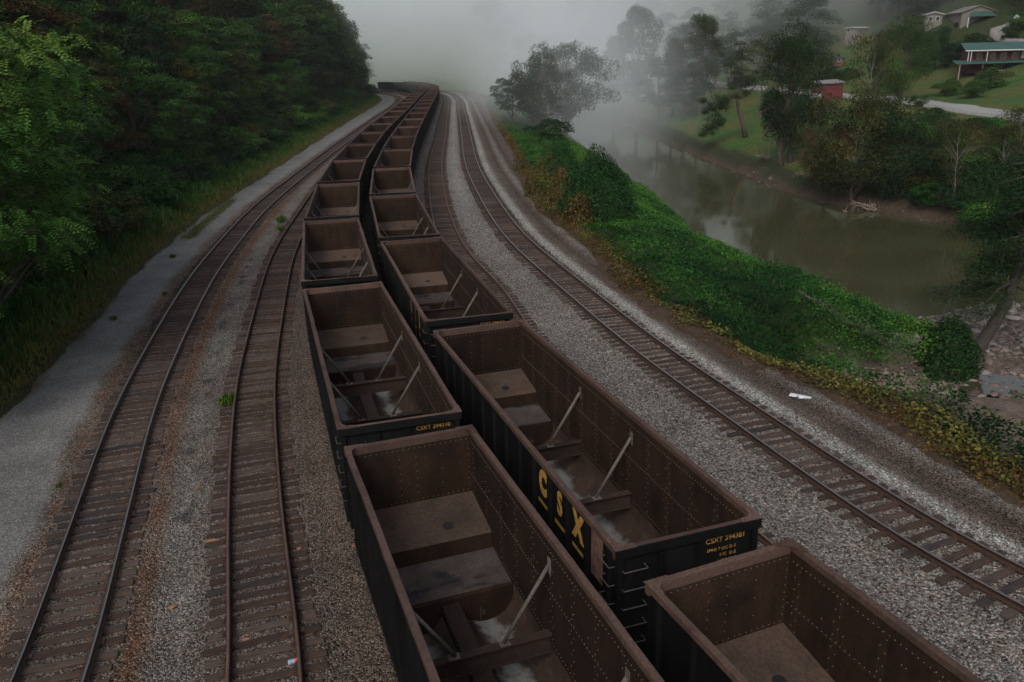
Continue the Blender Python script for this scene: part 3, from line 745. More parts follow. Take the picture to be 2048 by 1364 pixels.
for sy in (-1, 1):
    mb = MB().box(-.12, .12, *sorted((sy * (HL - .2), sy * (HL + .3))), .72, .98)
    mb.box(-.16, .1, *sorted((sy * (HL + .3), sy * (HL + .5))), .68, 1.02).box(.1, .18, *sorted((sy * (HL + .28), sy * (HL + .42))), .68, 1.02)
    ME['coupler', sy] = mb.mesh('coupler', WHEEL, bevel=.015)

_txt = {}
def text_mesh(t, size, offset=0.0, sx=1.0):
    key = (t, size, offset, sx)
    if key not in _txt:
        cu = bpy.data.curves.new('t', 'FONT'); cu.body = t; cu.size = size; cu.offset = offset; cu.align_x = 'CENTER'; cu.align_y = 'CENTER'; cu.resolution_u = 4; cu.extrude = .002
        o = bpy.data.objects.new('t', cu); COL.objects.link(o); bpy.context.view_layer.update()
        me = bpy.data.meshes.new_from_object(o.evaluated_get(bpy.context.evaluated_depsgraph_get()))
        bpy.data.objects.remove(o); me.transform(Matrix.Diagonal((sx, 1, 1, 1))); me.materials.clear(); me.materials.append(YEL); _txt[key] = me
    return _txt[key]
def put_text(name, t, size, loc, rot, parent, offset=0, sx=1.0):
    o = link(name, text_mesh(t, size, offset, sx), parent); o.location = loc; o.rotation_euler = rot; return o
SIDE_L = (R(90), 0, R(-90)); SIDE_R = (R(90), 0, R(90)); END_N = (R(90), 0, 0)
UNDER = MB().box(-.29, .29, -.045, .045, 0, .003).mesh('letter_bar', YEL)

def coal_car(far, ang, label, detail, number=None, letters=True, lines=None, patch=False):
    """far = centre of the far end of the rim; ang = heading towards the far end"""
    cx, cy = far[0] - math.sin(ang) * HL, far[1] - math.cos(ang) * HL
    t = empty('coal_car', (cx, cy, 0), -ang); tag(t, label, 'coal car', 'empty coal cars coupled in two strings')
    P = lambda key, par=None: link(ME[key].name, ME[key], par or t)
    sw = {}
    for sx in (-1, 1):
        sw[sx] = P(('side_wall', sx)); P(('side_rib', sx), sw[sx])
        if detail > 0: P(('seam', sx), sw[sx])
    for sy in (-1, 1):
        e = P(('end_wall', sy)); P(('end_post', sy), e)
        s = P(('slope', sy)); P(('riser', sy), s); P(('ledge', sy), s)
        if detail > 0: P(('lip', sy), s); P(('drain', sy), s)
        k = P(('coupler', sy))
        tr = P('truck'); tr.location = (0, sy * (HL - 1.95), 0)
        for d in (-.85, .85): w_ = P('wheelset', tr); w_.location = (0, d, 0)
    P('tub')
    for q in (-1, 1): P(('rim_long', q, random.randrange(4))); P(('rim_end', q))
    if detail > 0:
        P(('bulkhead', -1)); P(('bulkhead', 1)); P('sill')
        for sx in (-1, 1):
            for sy in (-1, 1): P(('corner', sx, sy))
        P('rivets')
    for i in range(2):
        P(('beam', i))
        for sx in (-1, 1):
            st = P(('strut', i, sx))
            if detail > 0: P(('foot', i, sx), st); P(('wallp', i, sx), st)
    if detail > 0:
        for e in ('end', 'side'):
            for i in range(5): P(('grab', e, i))
            for i in range(5): g = P(('grab', e, i)); g.rotation_euler = (0, 0, math.pi)
    if number:
        put_text('car_number', number, .16, (.86, -HL + .094, 3.44), END_N, t, .001, 1.0)
    if lines:
        for i, (x, l) in enumerate(lines): put_text('stencil_line', l, .1, (x, -HL + .096, 3.22 - .145 * i), END_N, t, 0)
    if letters:
        for s, c in ((10.17, 'C'), (11.2, 'S'), (12.22, 'X')):
            put_text('side_letter', c, .8, (-1.538, HL - s, 3.13), SIDE_L, t, .06 if c != 'S' else .03, .8)
            b = link('letter_bar', UNDER, t); b.location = (-1.536, HL - s, 2.60); b.rotation_euler = SIDE_L
            put_text('side_letter', c, .8, (1.538, -(HL - s), 3.13), SIDE_R, t, .06 if c != 'S' else .03, .8)
            b = link('letter_bar', UNDER, t); b.location = (1.536, -(HL - s), 2.60); b.rotation_euler = SIDE_R
    if patch:
        MB().box(-1.54, -1.5365, HL - 13.45, HL - 12.9, 2.5, 3.6).obj('faded_panel', PATCH, t)
    return t

ORD = ['nearest', 'second', 'third', 'fourth', 'fifth', 'sixth', 'seventh', 'eighth', 'ninth', 'tenth', 'eleventh', 'twelfth', 'thirteenth', 'fourteenth', 'fifteenth', 'sixteenth']
FIT = {'C': [((-2.604, 18.337), -19.45), ((-6.997, 32.839), -16.67), ((-10.495, 47.813), -12.85), ((-12.975, 62.805), -9.39), ((-14.939, 78.177), -7.03)],
       'D': [((3.746, 12.792), -22.25), ((-1.174, 27.071), -18.76), ((-5.097, 41.728), -14.70), ((-7.948, 56.465), -10.86), ((-10.022, 71.452), -7.79)]}
for k, side in (('C', 'left'), ('D', 'right')):
    Q = smooth(track_path(k), .1); i = 0
    cars = list(FIT[k]); f0, a0 = cars[-1]
    tot = 24 if k == 'C' else 24
    while len(cars) < tot:
        j = ((Q - np.array(f0)) ** 2).sum(1).argmin()
        def adv(j, d):
            r = np.hypot(*(Q[j:] - Q[j]).T); q = np.argmax(r >= d); return j + q
        n_ = adv(j, 1.03); f_ = adv(n_, CL); v = Q[f_] - Q[n_]
        f0 = tuple(Q[f_]); cars.append((f0, math.degrees(math.atan2(v[0], v[1]))))
    for n, (far, ang) in enumerate(cars):
        num = lines = None; patch = False
        if k == 'C' and n == 1: num = 'CSXT 394310'
        if k == 'D' and n == 2: num = 'CSXT 394053'
        if k == 'D' and n == 1:
            num = 'CSXT 394381'; lines = [(.78, 'SPRG 7 OC D-5'), (.93, '5 IC  D-5'), (.93, '2 OC 5062'), (.93, '2 IC 5063')]; patch = True
        what = {('C', 0): 'empty brown coal car in the left string, cut off by the bottom edge', ('C', 1): 'empty brown coal car with 394310 on its end, in the left string',
                ('D', 0): 'empty dark coal car at the bottom right, only its far end in view', ('D', 1): 'empty brown coal car with 394381 and yellow side letters, in the right string',
                ('D', 2): 'empty coal car with 394053 half hidden on its end, in the right string'}.get((k, n))
        if what is None:
            what = f'empty brown coal car, {ORD[n]} from the camera in the {side} string' if n < 14 else f'distant coal car of the {side} string where it bends away into fog'
        coal_car(far, R(ang), what, 1 if n < 8 else 0, num, n < 6, lines, patch)
# ------------------------------------------------------------------ plants
def unit(v): return v / (np.linalg.norm(v, axis=-1, keepdims=True) + 1e-9)
def leaf_quads(P, Nn, size, g, aspect=.6, D=None, fold=.12):
    n = len(P); Nn = unit(Nn)
    if D is None:
        D = g.normal(size=(n, 3))
    D = unit(D - (D * Nn).sum(1, keepdims=True) * Nn); W = np.cross(Nn, D)
    s = np.asarray(size).reshape(-1, 1) * np.ones((n, 1))
    V = np.stack([P - D * s * .5, P + W * s * aspect * .5 - Nn * s * fold + D * s * .05, P + D * s * .5 - Nn * s * fold * .5, P - W * s * aspect * .5 - Nn * s * fold + D * s * .05], 1)
    F = np.arange(n * 4).reshape(n, 4)
    return V.reshape(-1, 3), F
def leaf_mat(name, stops, rough=.65, var=.2, trans=.16):
    """stops: colours the leaves of this plant range over (lc.r picks, lc.g = that leaf's own lightness)"""
    m, nt, bs = new_mat(name); a = N(nt, 'ShaderNodeAttribute', attribute_name='lc'); sp = N(nt, 'ShaderNodeSeparateColor'); L(nt, a.outputs['Color'], sp.inputs[0])
    r = ramp(nt, sp.outputs[0], [(i / max(1, len(stops) - 1), c) for i, c in enumerate(stops)]).outputs[0]
    oi = N(nt, 'ShaderNodeObjectInfo'); mr = N(nt, 'ShaderNodeMapRange'); L(nt, oi.outputs['Random'], mr.inputs[0]); mr.inputs[3].default_value = 1 - var; mr.inputs[4].default_value = 1 + var
    v = math_(nt, 'MULTIPLY', mr.outputs[0], math_(nt, 'ADD', .55, math_(nt, 'MULTIPLY', sp.outputs[1], .9)))
    h = N(nt, 'ShaderNodeMapRange'); L(nt, math_(nt, 'FRACT', math_(nt, 'MULTIPLY', oi.outputs['Random'], 7.3)), h.inputs[0]); h.inputs[3].default_value = .48; h.inputs[4].default_value = .515
    hs = N(nt, 'ShaderNodeHueSaturation'); L(nt, r, hs.inputs['Color']); L(nt, v, hs.inputs['Value']); L(nt, h.outputs[0], hs.inputs['Hue'])
    L(nt, hs.outputs[0], bs.inputs['Base Color']); bs.inputs['Roughness'].default_value = rough; bs.inputs['Specular IOR Level'].default_value = .04
    tr = N(nt, 'ShaderNodeBsdfTranslucent'); L(nt, hs.outputs[0], tr.inputs['Color']); mx = N(nt, 'ShaderNodeMixShader'); mx.inputs[0].default_value = trans
    L(nt, bs.outputs[0], mx.inputs[1]); L(nt, tr.outputs[0], mx.inputs[2]); L(nt, mx.outputs[0], nt.nodes['Material Output'].inputs['Surface'])
    return m
LM = {
 'green': leaf_mat('leaf_green', [(.015, .04, .012), (.03, .07, .018), (.062, .11, .026)]),
 'bright': leaf_mat('leaf_bright_green', [(.026, .072, .014), (.05, .115, .02), (.105, .17, .03)]),
 'dark': leaf_mat('leaf_dark_green', [(.009, .024, .011), (.016, .037, .013), (.03, .056, .018)]),
 'olive': leaf_mat('leaf_olive', [(.024, .034, .011), (.043, .05, .015), (.085, .075, .022)]),
 'autumn': leaf_mat('leaf_turning', [(.04, .052, .018), (.075, .05, .022), (.105, .052, .024), (.055, .06, .02)]),
 'grey': leaf_mat('leaf_grey_green', [(.024, .034, .02), (.036, .05, .026), (.055, .068, .034)]),
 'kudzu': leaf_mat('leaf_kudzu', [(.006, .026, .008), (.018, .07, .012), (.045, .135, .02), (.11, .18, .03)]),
 'vine': leaf_mat('leaf_vine_dome', [(.007, .024, .009), (.014, .046, .013), (.026, .075, .018), (.05, .11, .03)]),
 'yellow': leaf_mat('leaf_yellowing', [(.05, .022, .01), (.1, .045, .016), (.05, .06, .016), (.16, .12, .03), (.1, .14, .028), (.22, .2, .06)]),
 'grass': leaf_mat('grass_blade', [(.035, .08, .016), (.06, .105, .022), (.11, .11, .03), (.15, .095, .035)]),
 'dry': leaf_mat('dry_vine', [(.11, .05, .02), (.15, .075, .024), (.12, .11, .025), (.07, .075, .018)]),
}
BARK = plain('bark', (.07, .055, .045), .95, .45, 5, 0, .6)
PALEBARK = plain('pale_bark', (.12, .1, .085), .95, .35, 3, 0, .4)
DEADWOOD = plain('driftwood_grey', (.2, .165, .135), .95, .35, 4, 0, .4)

def bent(a, b, n, wob, g):
    a = np.array(a, float); b = np.array(b, float); t = np.linspace(0, 1, n)[:, None]
    p = a + (b - a) * t; p[1:-1] += g.normal(size=(n - 2, 3)) * wob; p[1:-1, 2] += np.sin(t[1:-1, 0] * math.pi) * np.linalg.norm(b - a) * .06
    return [tuple(q) for q in p]

def tree_meshes(seed, H=15, cb=.3, rad=4.2, ncl=34, cr=1.7, nleaf=16000, leaf=.2, shape='round', mat='green', twigs=True, trunk_r=.25, bark=None, gap=1.0, spray=False, twin=False, low=-.3, flat=.6):
    g = np.random.default_rng(seed)
    c0 = H * cb; hz = (H - c0) / 2; mid = c0 + hz
    d = unit(g.normal(size=(ncl, 3))); rr = g.uniform(.45, 1, ncl) ** .6
    C = d * rr[:, None]
    zz = C[:, 2]
    if shape == 'cone': w = np.interp(zz, [-1, -.6, 1], [.7, 1.0, .18])
    elif shape == 'wide': w = np.interp(zz, [-1, 0, .6, 1], [.5, 1.0, 1.05, .8])
    elif shape == 'column': w = np.interp(zz, [-1, -.3, .5, 1], [.8, 1.0, .9, .5])
    else: w = np.ones(ncl)
    lob = 1 + .22 * np.sin(np.arctan2(C[:, 1], C[:, 0]) * 3 + seed)
    C = np.stack([C[:, 0] * w * rad * lob, C[:, 1] * w * rad * lob, mid + zz * hz * .92], 1)
    R_ = cr * g.uniform(.6, 1.35, ncl)
    share = R_ ** 2 / (R_ ** 2).sum(); Vs, Fs, Cs, o = [], [], [], 0
    for k in range(ncl):
        n = max(20, int(nleaf * share[k]))
        dd = unit(g.normal(size=(n, 3)) + np.array([0, 0, .35])); keep = dd[:, 2] > low; dd = dd[keep]; n = len(dd)
        r = R_[k] * g.uniform(.45, 1.08, n) ** .5 * (1 + .25 * np.sin(dd[:, 0] * 5 + k) * np.sin(dd[:, 1] * 4 + 2 * k))
        P = C[k] + dd * r[:, None] * np.array([1, 1, flat])
        Nn = dd * .55 + np.array([0, 0, .55]) + g.normal(size=(n, 3)) * .45
        if spray:
            n2 = 11; out = unit(dd * np.array([1, 1, .1]) + g.normal(size=(n, 3)) * .5 - np.array([0, 0, .35]))
            sd = unit(np.cross(out, np.array([0, 0, 1.0]) + g.normal(size=(n, 3)) * .2)); up = np.cross(sd, out); up *= np.sign(up[:, 2:3] + 1e-6)
            PP, NN, DD = [], [], []
            for q in range(n2):
                t = (q + .5) / n2; sgn = 1 if q % 2 else -1
                PP.append(P + out * (t * .62) - np.array([0, 0, .16]) * t * t + sd * sgn * .085); NN.append(up + g.normal(size=(n, 3)) * .12); DD.append(sd * sgn + out * .45)
            P, Nn, D = np.concatenate(PP), np.concatenate(NN), np.concatenate(DD); s = leaf * g.uniform(.8, 1.15, len(P))
            V, F = leaf_quads(P, Nn, s, g, .36, D, .05)
            cc = np.tile(g.uniform(0, 1, n), n2)
        else:
            s = leaf * g.uniform(.7, 1.3, n); V, F = leaf_quads(P, Nn, s, g, .62); cc = g.uniform(0, 1, n)
        cl = np.clip(.5 + g.normal() * .2 + (cc - .5) * .6, 0, 1); li = np.clip(.5 + g.normal() * .2 + g.normal(size=len(cl)) * .16, 0, 1)
        Vs.append(V); Fs.append(F + o); o += len(V); Cs.append(np.repeat(np.stack([cl, li, cl * 0], 1), 4, 0))
    crown = np_mesh('crown', np.concatenate(Vs), np.concatenate(Fs), LM[mat], False, np.concatenate(Cs))
    mb = MB(); tops = [(0, 0)] if not twin else [(-.9, 0), (1.0, .3)]
    for tx, ty in tops:
        top = (tx * .3 + g.normal() * .3, ty * .3 + g.normal() * .3, mid + hz * .45); P = bent((tx, ty, -.4), top, 7, H * .012, g)
        mb.tube(P, list(np.interp(np.linspace(0, 1, 7), [0, .08, .4, 1], [trunk_r * 1.5, trunk_r, trunk_r * .75, trunk_r * .2])), 8)
        for k in g.permutation(ncl)[:int(ncl * (.75 if twigs else .4) / len(tops))]:
            z0 = np.clip(C[k, 2] - g.uniform(.12, .3) * H, H * cb * .55, top[2] * .95); t = z0 / top[2]
            b0 = np.array([tx + (top[0] - tx) * t, ty + (top[1] - ty) * t, z0]); r0 = trunk_r * (.42 - .26 * t)
            mb.tube(bent(b0, C[k] + g.normal(size=3) * .2, 5, .12, g), [r0, r0 * .8, r0 * .6, r0 * .4, r0 * .15], 5, False)
            if twigs:
                for _ in range(3):
                    e = C[k] + unit(g.normal(size=3)) * R_[k] * .9; mb.tube(bent(C[k], e, 3, .08, g), [r0 * .25, r0 * .16, r0 * .08], 4, False)
    trunk = mb.mesh('trunk', bark or BARK, True)
    return trunk, crown

def place_tree(name, meshes, x, y, z, sc, rz, label, cat='tree', group=None, mat=None, parts=('trunk', 'crown'), lean=(0, 0)):
    t = empty(name, (x, y, z), rz, sc); t.rotation_euler = (lean[0], lean[1], rz); tag(t, label, cat, group)
    for nm, me in zip(parts, meshes):
        if me is None: continue
        o = link(nm, me, t)
        if nm in ('crown', 'foliage') and mat:
            o.material_slots[0].link = 'OBJECT'; o.material_slots[0].material = LM[mat]
    return t

NEAR = [tree_meshes(100 + i, H=15, cb=.14, rad=4.4 + .4 * (i % 3), ncl=48, cr=1.35, nleaf=24000, leaf=.21, shape=('round', 'wide', 'column', 'cone', 'round')[i]) for i in range(5)]
FAR = [tree_meshes(200 + i, H=18, cb=.14, rad=4.4, ncl=44, cr=1.6, nleaf=9000, leaf=.34, shape=('round', 'cone', 'column', 'wide')[i], twigs=False) for i in range(4)]
def bush_meshes(seed, w=2.4, h=2.6, n=7000, leaf=.15, ncl=16, mat='green'):
    return tree_meshes(seed, H=h, cb=.02, rad=w * .72, ncl=ncl, cr=h * .3, nleaf=n, leaf=leaf, mat=mat, twigs=False, trunk_r=.05)
BUSH = [bush_meshes(300 + i) for i in range(4)]

# ---- the wooded slope left of the road
g = np.random.default_rng(11)
RLT = tang(RL); RLN = np.stack([-RLT[:, 1], RLT[:, 0]], 1); RLS = np.concatenate([[0], np.cumsum(np.linalg.norm(np.diff(RL, axis=0), axis=1))])
def left_pt(s, t):
    x = np.interp(s, RLS, RL[:, 0]); y = np.interp(s, RLS, RL[:, 1]); nx_ = np.interp(s, RLS, RLN[:, 0]); ny_ = np.interp(s, RLS, RLN[:, 1]); return x + nx_ * t, y + ny_ * t
s_l = lambda y: float(np.interp(y, RL[:, 1], RLS))
WOODS = 'trees of the woods on the left slope'
WL = {'green': 'dense green tree in the woods on the slope left of the gravel road', 'dark': 'dark green tree in the woods on the slope left of the gravel road', 'olive': 'olive green tree in the woods on the slope left of the gravel road',
      'autumn': 'tree turning rusty orange in the woods on the slope left of the gravel road', 'bright': 'bright green tree in the woods on the slope left of the gravel road', 'grey': 'grey green tree in the woods on the slope left of the gravel road'}
for t0, sp, h0, h1 in ((9, 5.5, 8, 12), (15, 6.2, 12, 16), (23, 7, 15, 19), (32, 8, 16, 20), (43, 9, 16, 21)):
    s = s_l(8) + g.uniform(0, 4)
    while s < RLS[-1] - 40:
        t = t0 + g.uniform(-2, 2); x, y = left_pt(s + g.uniform(-1.5, 1.5), t); dist = math.hypot(x, y)
        if s < s_l(300) + (60 if t0 < 20 else 10) and not (t0 > 30 and y > 285):
            h = g.uniform(h0, h1) * np.interp(y, [150, 260], [1, 1.75 if t0 < 25 else 1.2]); k = g.choice(['green', 'dark', 'olive', 'autumn', 'bright', 'grey'], p=[.34, .27, .15, .06, .08, .10])
            if 75 < y < 170 and t0 > 20 and g.uniform() < .3: k = 'autumn'
            src = NEAR[g.integers(5)] if dist < 95 else FAR[g.integers(4)]; base = 15 if dist < 95 else 18
            sc = h / base; wx = sc * g.uniform(1.0, 1.3)
            place_tree('broadleaf_tree', src, x, y, gz(x, y) - .2, (wx, wx, sc), g.uniform(0, 6.28), WL[k], 'tree', WOODS + ', ' + k, k)
        s += sp * g.uniform(.8, 1.2)
for t0, sp in ((5.2, 3.2), (7.4, 3.6)):
    s = s_l(16)
    while s < s_l(345):
        t = t0 + g.uniform(-1, 1); x, y = left_pt(s, t); k = g.choice(['green', 'dark', 'olive', 'kudzu', 'grey'], p=[.35, .25, .12, .18, .1]); sc = g.uniform(.7, 1.5) * (1.15 if y > 120 else 1)
        place_tree('bush', BUSH[g.integers(4)], x, y, gz(x, y) - .1, (sc * 1.15, sc * 1.15, sc), g.uniform(0, 6.28), f'{"dark " if k=="dark" else ""}leafy bush at the foot of the wooded slope left of the road', 'bush', 'bushes along the foot of the left slope' + (', dark' if k == 'dark' else ''), k, ('stem', 'foliage'))
        s += sp * g.uniform(.8, 1.3) * (1 if y < 150 else 1.5)
# near bright trees whose sprays hang into the picture
SPRAY = tree_meshes(501, H=15, cb=.06, rad=4.6, ncl=52, cr=1.4, nleaf=3900, leaf=.21, shape='round', mat='bright', spray=True, trunk_r=.2)
for x, y, sc, rz, lab in ((-23.6, 34.0, 1.15, .4, 'bright green tree with drooping feather leaves at the left edge, its tip nearest the road'), (-26.6, 42.5, 1.1, 2.2, 'bright feather-leaved tree just behind the nearest one at the left edge'), (-22.6, 27.0, .9, 4.0, 'bright feather-leaved tree at the lower left edge, low over the weeds'), (-29.5, 37.0, 1.35, 1.2, 'tall bright feather-leaved tree at the upper left corner'), (-30.5, 50.0, 1.2, 5.0, 'bright feather-leaved tree farthest back from the left edge')):
    place_tree('walnut_tree', SPRAY, x, y, gz(x, y), sc, rz, lab, 'tree')
# bare pale tree in the woods
g2 = np.random.default_rng(5); mb = MB(); x, y = left_pt(s_l(58), 6.5)
P = bent((0, 0, -.3), (.4, .2, 6), 5, .1, g2); mb.tube(P, [.16, .14, .12, .1, .08], 7)
for i in range(11):
    a = g2.uniform(0, 6.28); z = g2.uniform(3, 6); e = (math.cos(a) * g2.uniform(2, 4.5) + 1.0, math.sin(a) * 2.5 - 1, z + g2.uniform(2.5, 5.5))
    Q = bent((.3, .1, z), e, 6, .2, g2); mb.tube(Q, [.07, .06, .05, .04, .03, .012], 5, False)
    for q in Q[2:]:
        for _ in range(2):
            mb.tube(bent(q, np.array(q) + g2.normal(size=3) * .8 + np.array([.2, -.2, .5]), 3, .05, g2), [.022, .015, .006], 4, False)
t = empty('bare_tree', (x, y, gz(x, y))); tag(t, 'pale bare limbed tree standing out before the dark left woods', 'tree'); mb.obj('limbs', PALEBARK, t, True)

# ---- weeds and grass along the road
def blades(n, pts, hgt, g, tilt=.35, mat='grass', colf=None, name='grass', aspect=.13):
    P = np.asarray(pts); D = np.stack([g.normal(size=n) * tilt, g.normal(size=n) * tilt, np.ones(n)], 1); Nn = g.normal(size=(n, 3)) * np.array([1, 1, .15])
    P = P.copy(); P[:, 2] += hgt * .45; V, F = leaf_quads(P, Nn, hgt, g, aspect, D, .1)
    c = colf if colf is not None else g.uniform(0, 1, n)
    return np_mesh(name, V, F, LM[mat], False, np.repeat(np.stack([c, g.uniform(.2, .8, n), c * 0], 1), 4, 0))
g = np.random.default_rng(21)
n = 120000; s = s_l(14) + (s_l(330) - s_l(14)) * g.uniform(0, 1, n) ** 1.9; t = g.uniform(-.5, 6.5, n) ; x, y = left_pt(s, t)
clump = fbm(x * .9, y * .9, 77); t = t - (clump - .5) * 1.2; x, y = left_pt(s, t); z = terrain(x, y)
hg = np.clip((t + .6) * .28, .08, .85) * g.uniform(.5, 1.3, n) * (.5 + clump) * np.interp(y, [20, 200], [1, 1.4])
col = np.clip(1.0 - (t + .5) * .33 + g.normal(size=n) * .22, 0, 1)
me = blades(n, np.stack([x, y, z], 1), hg, g, .38, 'grass', col, 'grass', .16); tag(link('grass', me), 'tall weedy grass along the left edge of the gravel road', 'grass', kind='stuff')
# low broad-leaved weeds among them
n = 30000; s = s_l(14) + (s_l(300) - s_l(14)) * g.uniform(0, 1, n) ** 1.8; t = g.uniform(.6, 6.5, n); x, y = left_pt(s, t); z = terrain(x, y) + g.uniform(.05, .7, n) * np.clip(t / 3, .2, 1)
V, F = leaf_quads(np.stack([x, y, z], 1), g.normal(size=(n, 3)) * .5 + np.array([.2, -.2, 1]), np.interp(y, [20, 200], [.14, .3]) * g.uniform(.7, 1.4, n), g)
c = g.uniform(0, .7, n); tag(link('weeds', np_mesh('weeds', V, F, LM['green'], False, np.repeat(np.stack([c, g.uniform(.2, .8, n), c], 1), 4, 0))), 'broad leaved weeds growing between grass and woods', 'weeds', kind='stuff')

# ---- kudzu smothering the bank between yard and river
KT = tang(KU); KN = np.stack([KT[:, 1], -KT[:, 0]], 1); KS = np.concatenate([[0], np.cumsum(np.linalg.norm(np.diff(KU, axis=0), axis=1))])
s_k = lambda y: float(np.interp(y, KU[:, 1], KS))
def right_pt(s, t):
    return np.interp(s, KS, KU[:, 0]) + np.interp(s, KS, KN[:, 0]) * t, np.interp(s, KS, KU[:, 1]) + np.interp(s, KS, KN[:, 1]) * t
def hump(x, y):
    a = fbm(x / 4.6, y / 4.6, 60, 2); b = fbm(x / 1.5, y / 1.5, 61, 2); return np.maximum(.14 + .1 * b, .15 + 2.6 * np.clip(a - .3, 0, 1) ** 1.15 + 1.05 * (b - .4) + .9 * np.exp(-((y - 45) / 5.5) ** 2) * np.clip((x - 15) / 5, 0, 1))
def cover(name, n, s0, s1, pw, t0, t1, mat, label, size, cmean, ok=None, lift=1.0, jit=.16):
    s = s0 + (s1 - s0) * g.uniform(0, 1, n) ** pw; t = g.uniform(t0, t1, n); x, y = right_pt(s, t)
    keep = np.ones(n, bool) if ok is None else ok(x, y, s, t); x, y, s, t = x[keep], y[keep], s[keep], t[keep]; n = len(x)
    e = .25; hmp = lambda X, Y, T: hump(X, Y) * np.interp(Y, [48, 62], [1, .5]) * np.clip((T - t0 + .2) / 1.6, .1, 1) * lift
    hh = hmp(x, y, t); z = terrain(x, y) + hh + g.normal(size=n) * jit * np.clip(hh, .15, .8) - g.uniform(0, .2, n) * np.clip(hh, 0, 1)
    dx = (hmp(x + e, y, t) - hh) / e; dy = (hmp(x, y + e, t) - hh) / e
    Nn = np.stack([-dx * .7, -dy * .7, np.ones(n) * .9], 1) + g.normal(size=(n, 3)) * .42
    sz = np.interp(y, [20, 60, 120, 250], [1, 1.1, 1.7, 2.6]) * size * g.uniform(.65, 1.3, n)
    V, F = leaf_quads(np.stack([x, y, z], 1), Nn, sz, g, .8)
    c = np.clip(cmean(x, y, t, hh) + g.normal(size=n) * .17, 0, 1); li = np.clip(.5 + g.normal(size=n) * .18, 0, 1)
    return tag(link(name, np_mesh(name, V, F, LM[mat], False, np.repeat(np.stack([c, li, c * 0], 1), 4, 0))), label, name.replace('_', ' '), kind='stuff')
def inland(x, y, s, t):
    ic = nearest(np.stack([x, y], 1), CR)[0]; dc = np.hypot(x - CR[ic, 0], y - CR[ic, 1])
    free = ~((y < 37.5) & (y > 12) & (t > 1.8 + 1.2 * (fbm(x * .7, y * .7, 6) - .3)) & (x < 23.5 + 2 * np.sin(y * .9)))
    return free & (dc > 3.0 + 1.6 * (fbm(x * .6, y * .6, 5) - .5)) & (terrain(x, y) > -5.35) & ~((y < 57.5) & (x > 27.8 + 1.5 * np.sin(y))) & ~((y > 49) & (y < 60) & (x > 20.5 + (57.5 - y) * .75 + np.sin(y * 1.3)))
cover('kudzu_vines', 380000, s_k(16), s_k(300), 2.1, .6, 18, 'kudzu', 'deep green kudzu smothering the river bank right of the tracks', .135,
      lambda x, y, t, h: .1 + .3 * np.clip(h - .2, 0, 1.2) + 1.0 * (fbm(x / 3.5, y / 3.5, 8) - .5) + .16 * (y > 62) + .14 * (t > 8) - .2 * ((y < 50) & (x < 20.5)), inland)  # lit ridge painted into the leaf colour: humps and crest made lighter
n = 9000; s = s_k(24) + (s_k(220) - s_k(24)) * g.uniform(0, 1, n) ** 1.8; t = g.uniform(1.5, 13, n); x, y = right_pt(s, t); k_ = (fbm(x / 2.5, y / 2.5, 90) > .52) & inland(x, y, s, t); x, y = x[k_], y[k_]; n = len(x)
me = blades(n, np.stack([x, y, terrain(x, y) + hump(x, y) * .8], 1), g.uniform(.18, .5, n) * np.interp(y, [40, 150], [1, 1.9]), g, .4, 'grass', g.uniform(0, .42, n), 'bank_grass', .08); tag(link('bank_grass', me), 'tall grass poking through the vines on the river bank', 'grass', kind='stuff')
def patchy(x, y, s, t):
    return ((y > 36) | ((t > -.35) & (t < .55 + .9 * fbm(x * .8, y * .8, 33)))) & (fbm(x * .55, y * .55, 14) + .25 - .2 * np.abs(t - .4) - np.interp(y, [20, 34, 70], [.0, .07, .15]) > .44)
cover('yellowing_vines', 46000, s_k(14), s_k(250), 2.3, -.6, 1.6, 'yellow', 'yellow and brown vine leaves along the edge of the dirt track', .125,
      lambda x, y, t, h: .12 + .75 * fbm(x * .8, y * .8, 4) + .1 * t - .15 * (y > 40), patchy, .32, .35)
cover('leaf_litter', 30000, s_k(14), s_k(200), 2.2, -3.0, .8, 'dry', 'rusty brown dead leaves scattered on the dirt track edge', .09,
      lambda x, y, t, h: .25 + .2 * fbm(x, y, 4), lambda x, y, s, t: fbm(x * .5, y * .5, 19) + .07 * t > .43, .05, .03)
# ------------------------------------------------------------------ right bank: trees and bushes one by one
def proj_h(dpx, dist): return dpx / FPX * dist
def by_px(px, py, dist=None):
    if dist is None: return hit(px, py)
    d = ray(px, py); x, y = d[0] * dist, dist; return x, y, gz(x, y)
T_DARK = [tree_meshes(601, H=20, cb=.1, rad=5.6, ncl=95, cr=1.75, nleaf=46000, leaf=.24, mat='dark', twin=True, trunk_r=.42, low=-.8, flat=.9), ]
T_FULL = [tree_meshes(605 + i, H=15, cb=.08, rad=4.8, ncl=70, cr=1.6, nleaf=26000, leaf=.24, mat='green', low=-.8, flat=.85) for i in range(2)]
T_SPARSE = [tree_meshes(610 + i, H=12, cb=.25, rad=3.6, ncl=30, cr=1.25, nleaf=4500 + 1500 * i, leaf=.2, shape=('column', 'round', 'wide')[i], mat='olive', trunk_r=.14, bark=PALEBARK) for i in range(3)]
T_WIDE = [tree_meshes(620 + i, H=16, cb=.1, rad=7.6, ncl=120, cr=1.35, nleaf=26000, leaf=.27, shape='round', mat='grey', low=-.8, flat=.85, trunk_r=.3, bark=PALEBARK) for i in range(2)]
T_SHRUB = [tree_meshes(630 + i, H=11, cb=.04, rad=5.6, ncl=60, cr=1.5, nleaf=26000, leaf=.22, mat='autumn', trunk_r=.16, low=-.7, flat=.8) for i in range(2)]
